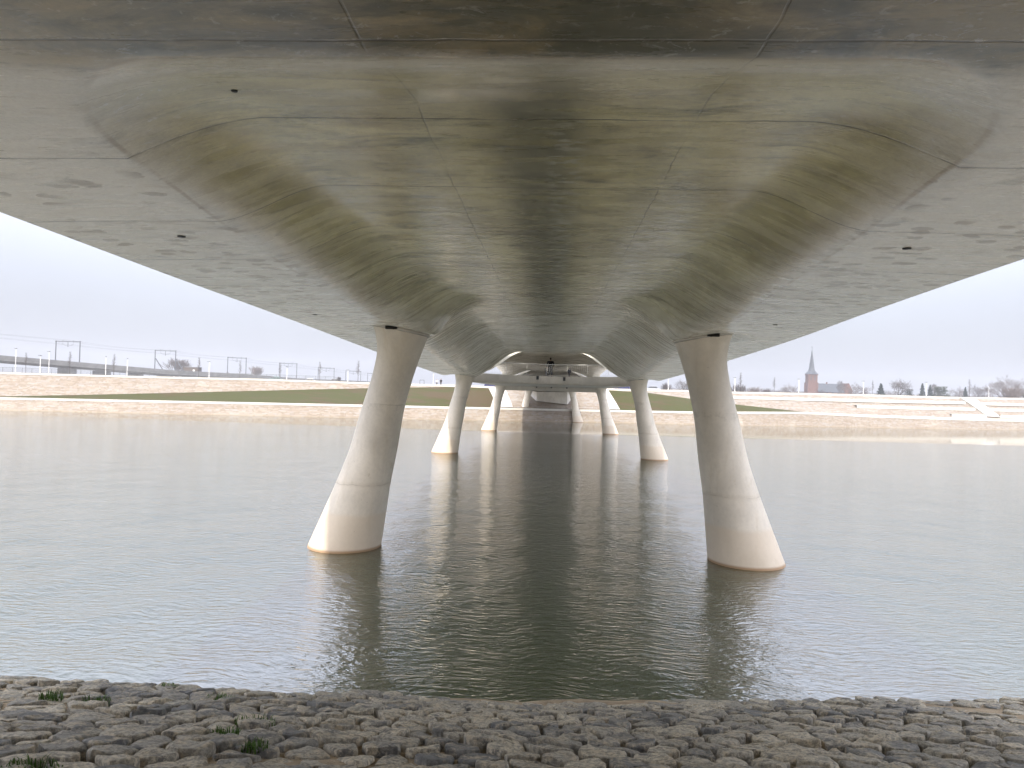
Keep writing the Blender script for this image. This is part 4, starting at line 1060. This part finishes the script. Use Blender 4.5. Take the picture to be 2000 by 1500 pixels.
for px, py, yv, c, rz, lab in ((537, 747, 186, (0.12, 0.34, 0.30), 0.3, "green car parked behind the left wall near the fourth railway portal"), (652, 751, 188, (0.10, 0.10, 0.10), 0.2, "dark car parked on the left crest beside a brown bush"),
        (1272, 765, 192, (0.42, 0.44, 0.47), 0.1, "silver car parked on the crest under the right bridge edge"), (962, 757, 186, (0.025, 0.03, 0.12), 0.0, "dark blue car parked behind the left ramp"), (1214, 762, 190, (0.03, 0.035, 0.11), 0.15, "dark blue car parked behind the right ramp"), (604, 750, 189, (0.75, 0.75, 0.74), 0.1, "white car parked on the left crest between the fourth and fifth portals")):
    o = make_car(c); o.location = at(px, py, yv); o.rotation_euler = (0, 0, rz); tag(o, lab, "car", "cars parked behind the far bank")

p = at(376, 730, 338); hut = tag(empty("railway_hut", p), "small flat brown hut beside the railway behind the left bank", "hut")
m = MB(); m.box((0, 0, 1.2), (7.0, 4.0, 3.6)); wl_ = m.build("wall", MAT['brown'], hut); m = MB(); m.box((0, 0, 3.12), (7.3, 4.3, 0.22)); m.build("roof", MAT['railc'], hut)
m = MB(); m.box((1.6, -2.02, 1.0), (0.9, 0.1, 2.0)); m.build("door", MAT['white'], hut)
p = at(824, 751, 184); m = MB()
for dx in (-0.55, 0.55): m.tube((dx, 0, -0.2), (dx, 0, 1.15), 0.05, None, 6)
for z_ in (0.06, 1.15): m.tube((-0.55, 0, z_), (0.55, 0, z_), 0.05, None, 6)
tag(m.build("metal_frame", MAT['dark'], None, False, p), "small square dark metal frame standing on the left crest", "metal frame")
p = at(882, 754, 182); bn = tag(empty("park_bench", p), "pale bench on the left crest behind the second pier", "bench")
m = MB(); m.box((0, 0, 0.42), (1.8, 0.5, 0.10)); m.build("seat", MAT['cap'], bn)
for dx in (-0.7, 0.7):
    m = MB(); m.box((dx, 0, 0.18), (0.16, 0.42, 0.40)); m.build("leg", MAT['grey'], bn)

# ------------------------------------------------------------------ people
def skin(name, nodes, edges, mat, parent, root_i=0, sub=2):
    me = bpy.data.meshes.new(name); me.from_pydata([n[0] for n in nodes], edges, []); o = bpy.data.objects.new(name, me); COL.objects.link(o); o.parent = parent
    md = o.modifiers.new("skin", 'SKIN')
    if not me.skin_vertices: me.skin_vertices.new()
    for i, n in enumerate(nodes):
        r = n[1]; me.skin_vertices[0].data[i].radius = (r, r) if not isinstance(r, tuple) else r
        me.skin_vertices[0].data[i].use_root = (i == root_i)
    md.use_smooth_shade = True
    sb = o.modifiers.new("sub", 'SUBSURF'); sb.levels = sub; sb.render_levels = sub
    me.materials.append(mat); return o
def person(loc, rz, h, coat, legs, label, stance=0.10, child=False, shoulder=1.0, arm_in=False, hood=False):
    s = h / 1.78; root = tag(empty("person", loc, rz), label, "person"); root.scale = (s, s, s)
    hd = 1.25 if child else 1.0; sw = 0.19 * shoulder
    N, Eg = [], []
    def nd(p, r, par=None):
        N.append((p, r)); 
        if par is not None: Eg.append((par, len(N) - 1))
        return len(N) - 1
    pel = nd((0, 0, 0.95), (0.15, 0.11)); wa = nd((0, 0, 1.12), (0.135, 0.10), pel); chs = nd((0, 0, 1.32), (0.165, 0.115), wa); nk = nd((0, 0, 1.47), 0.065, chs)
    nk2 = nd((0, -0.01, 1.54), 0.055, nk); h1 = nd((0, -0.02, 1.60), (0.075 * hd, 0.085 * hd), nk2); h2 = nd((0, -0.015, 1.68), (0.082 * hd, 0.098 * hd), h1); nd((0, -0.005, 1.745), (0.062 * hd, 0.07 * hd), h2)
    for sd in (-1, 1):
        sh = nd((sd * sw, 0, 1.40), 0.062, chs); el = nd((sd * (sw + 0.07), 0.02, 1.12), 0.045, sh); wr = nd((sd * (sw + (0.0 if arm_in else 0.06)), -0.10 if arm_in else -0.03, 0.88), 0.034, el)
        nd((sd * (sw + 0.05), -0.05, 0.78), 0.038, wr)
        hp = nd((sd * 0.09, 0, 0.88), 0.095, pel); kn = nd((sd * stance, -0.02, 0.50), 0.062, hp); an = nd((sd * stance * 1.1, 0.02, 0.09), 0.042, kn); nd((sd * stance * 1.25, -0.13, 0.045), 0.04, an)
    body = skin("body", N, Eg, MAT['skin'], root)
    # fingers, nose, ears and eyes, small but in their places
    m = MB()
    for sd in (-1, 1):
        for k_ in range(4):
            x = sd * (sw + 0.05) ; y = -0.075 + 0.018 * k_; L = (0.07, 0.08, 0.075, 0.06)[k_]; m.tube((x, y, 0.76), (x - sd * 0.012, y - 0.006, 0.76 - L), 0.009, 0.007, 5)
        m.tube((sd * (sw + 0.04), -0.085, 0.80), (sd * (sw + 0.02), -0.115, 0.745), 0.010, 0.008, 5)
    m.build("fingers", MAT['skin'], body)
    m = MB(); m.tube((0, -0.10 * hd, 1.655), (0, -0.125 * hd, 1.615), 0.009, 0.016, 6); m.build("nose", MAT['skin'], body)
    cN = [((0, 0, 0.80), (0.195, 0.15)), ((0, 0, 0.98), (0.185, 0.14)), ((0, 0, 1.15), (0.17, 0.13)), ((0, 0, 1.34), (0.20, 0.14)), ((0, 0, 1.47), 0.095)]; cE = [(0, 1), (1, 2), (2, 3), (3, 4)]
    for sd in (-1, 1):
        b = len(cN); cN += [((sd * (sw + .01), 0, 1.405), 0.085), ((sd * (sw + 0.08), 0.02, 1.12), 0.068), ((sd * (sw + (0.0 if arm_in else 0.065)), -0.10 if arm_in else -0.03, 0.89), 0.055)]; cE += [(3, b), (b, b + 1), (b + 1, b + 2)]
    skin("coat", cN, cE, coat, root, 1)
    tN = [((0, 0, 0.92), (0.165, 0.125))]; tE = []
    for sd in (-1, 1):
        b = len(tN); tN += [((sd * 0.09, 0, 0.85), 0.11), ((sd * stance, -0.02, 0.50), 0.082), ((sd * stance * 1.1, 0.01, 0.10), 0.068)]; tE += [(0, b), (b, b + 1), (b + 1, b + 2)]
    skin("trousers", tN, tE, legs, root, 0)
    skin("hair", [((0, 0.02, 1.55), (0.07, 0.07)), ((0, 0.022, 1.66), (0.088 * hd, 0.095 * hd)), ((0, 0.012, 1.735), (0.082 * hd, 0.09 * hd)), ((0, 0.004, 1.775), (0.05, 0.06))], [(0, 1), (1, 2), (2, 3)], coat if hood else MAT['hair'], root, 0)
    for sd in (-1, 1):
        m = MB(); m.box((sd * stance * 1.2, -0.05, 0.045), (0.105, 0.28, 0.09), 0, 0.8); m.build("shoe", MAT['black'], root)
    return root
fz = E + 1.64
def stand(px, yv): q = at(px, 735, yv); return (q.x, yv, ld_top(yv) + 0.004)
person(stand(1074.5, 71.9), math.pi, 1.90, MAT['coat'], MAT['jeans'], "adult in black coat and dark jeans at the lower deck railing", 0.115, shoulder=1.22, hood=True)
person(stand(1067.3, 72.5), math.pi + 0.3, 1.05, MAT['navy'], MAT['lightblue'], "child in dark jacket and light trousers close beside the adult on the bridge", 0.07, True)
person(stand(1111.5, 72.1), math.pi - 0.2, 0.93, MAT['blue'], MAT['jeans'], "small child in blue jacket standing alone at the railing right of the adult", 0.05, True, hood=True)
def crest(px, py, yv): return at(px, py, yv)
person(crest(853, 753, 182), 0.4, 1.65, MAT['offwhite'], MAT['navy'], "person in white top and dark trousers on the left crest", 0.10)
person(crest(861, 752.6, 183), -0.3, 1.75, MAT['coat'], MAT['coat'], "person all in black on the left crest beside one in white", 0.08)
for k_ in PROTO.values():
    for prop in ('nat_h', 'nat_w'):
        pass

# ------------------------------------------------------------------ haze
m = MB(); m.box((0, 560, 24.0), (1500, 1290, 54.0))
hm = bpy.data.materials.new("thin pale haze"); hm.use_nodes = True; ht_ = hm.node_tree; ht_.nodes.clear()
ho = ht_.nodes.new("ShaderNodeOutputMaterial"); hv = ht_.nodes.new("ShaderNodeVolumePrincipled"); hv.inputs["Density"].default_value = 0.0006; hv.inputs["Color"].default_value = (0.93, 0.95, 1.0, 1); hv.inputs["Anisotropy"].default_value = 0.2
ht_.links.new(hv.outputs[0], ho.inputs["Volume"])
tag(m.build("haze", hm), "thin pale haze over the far bank", "haze", None, "stuff")
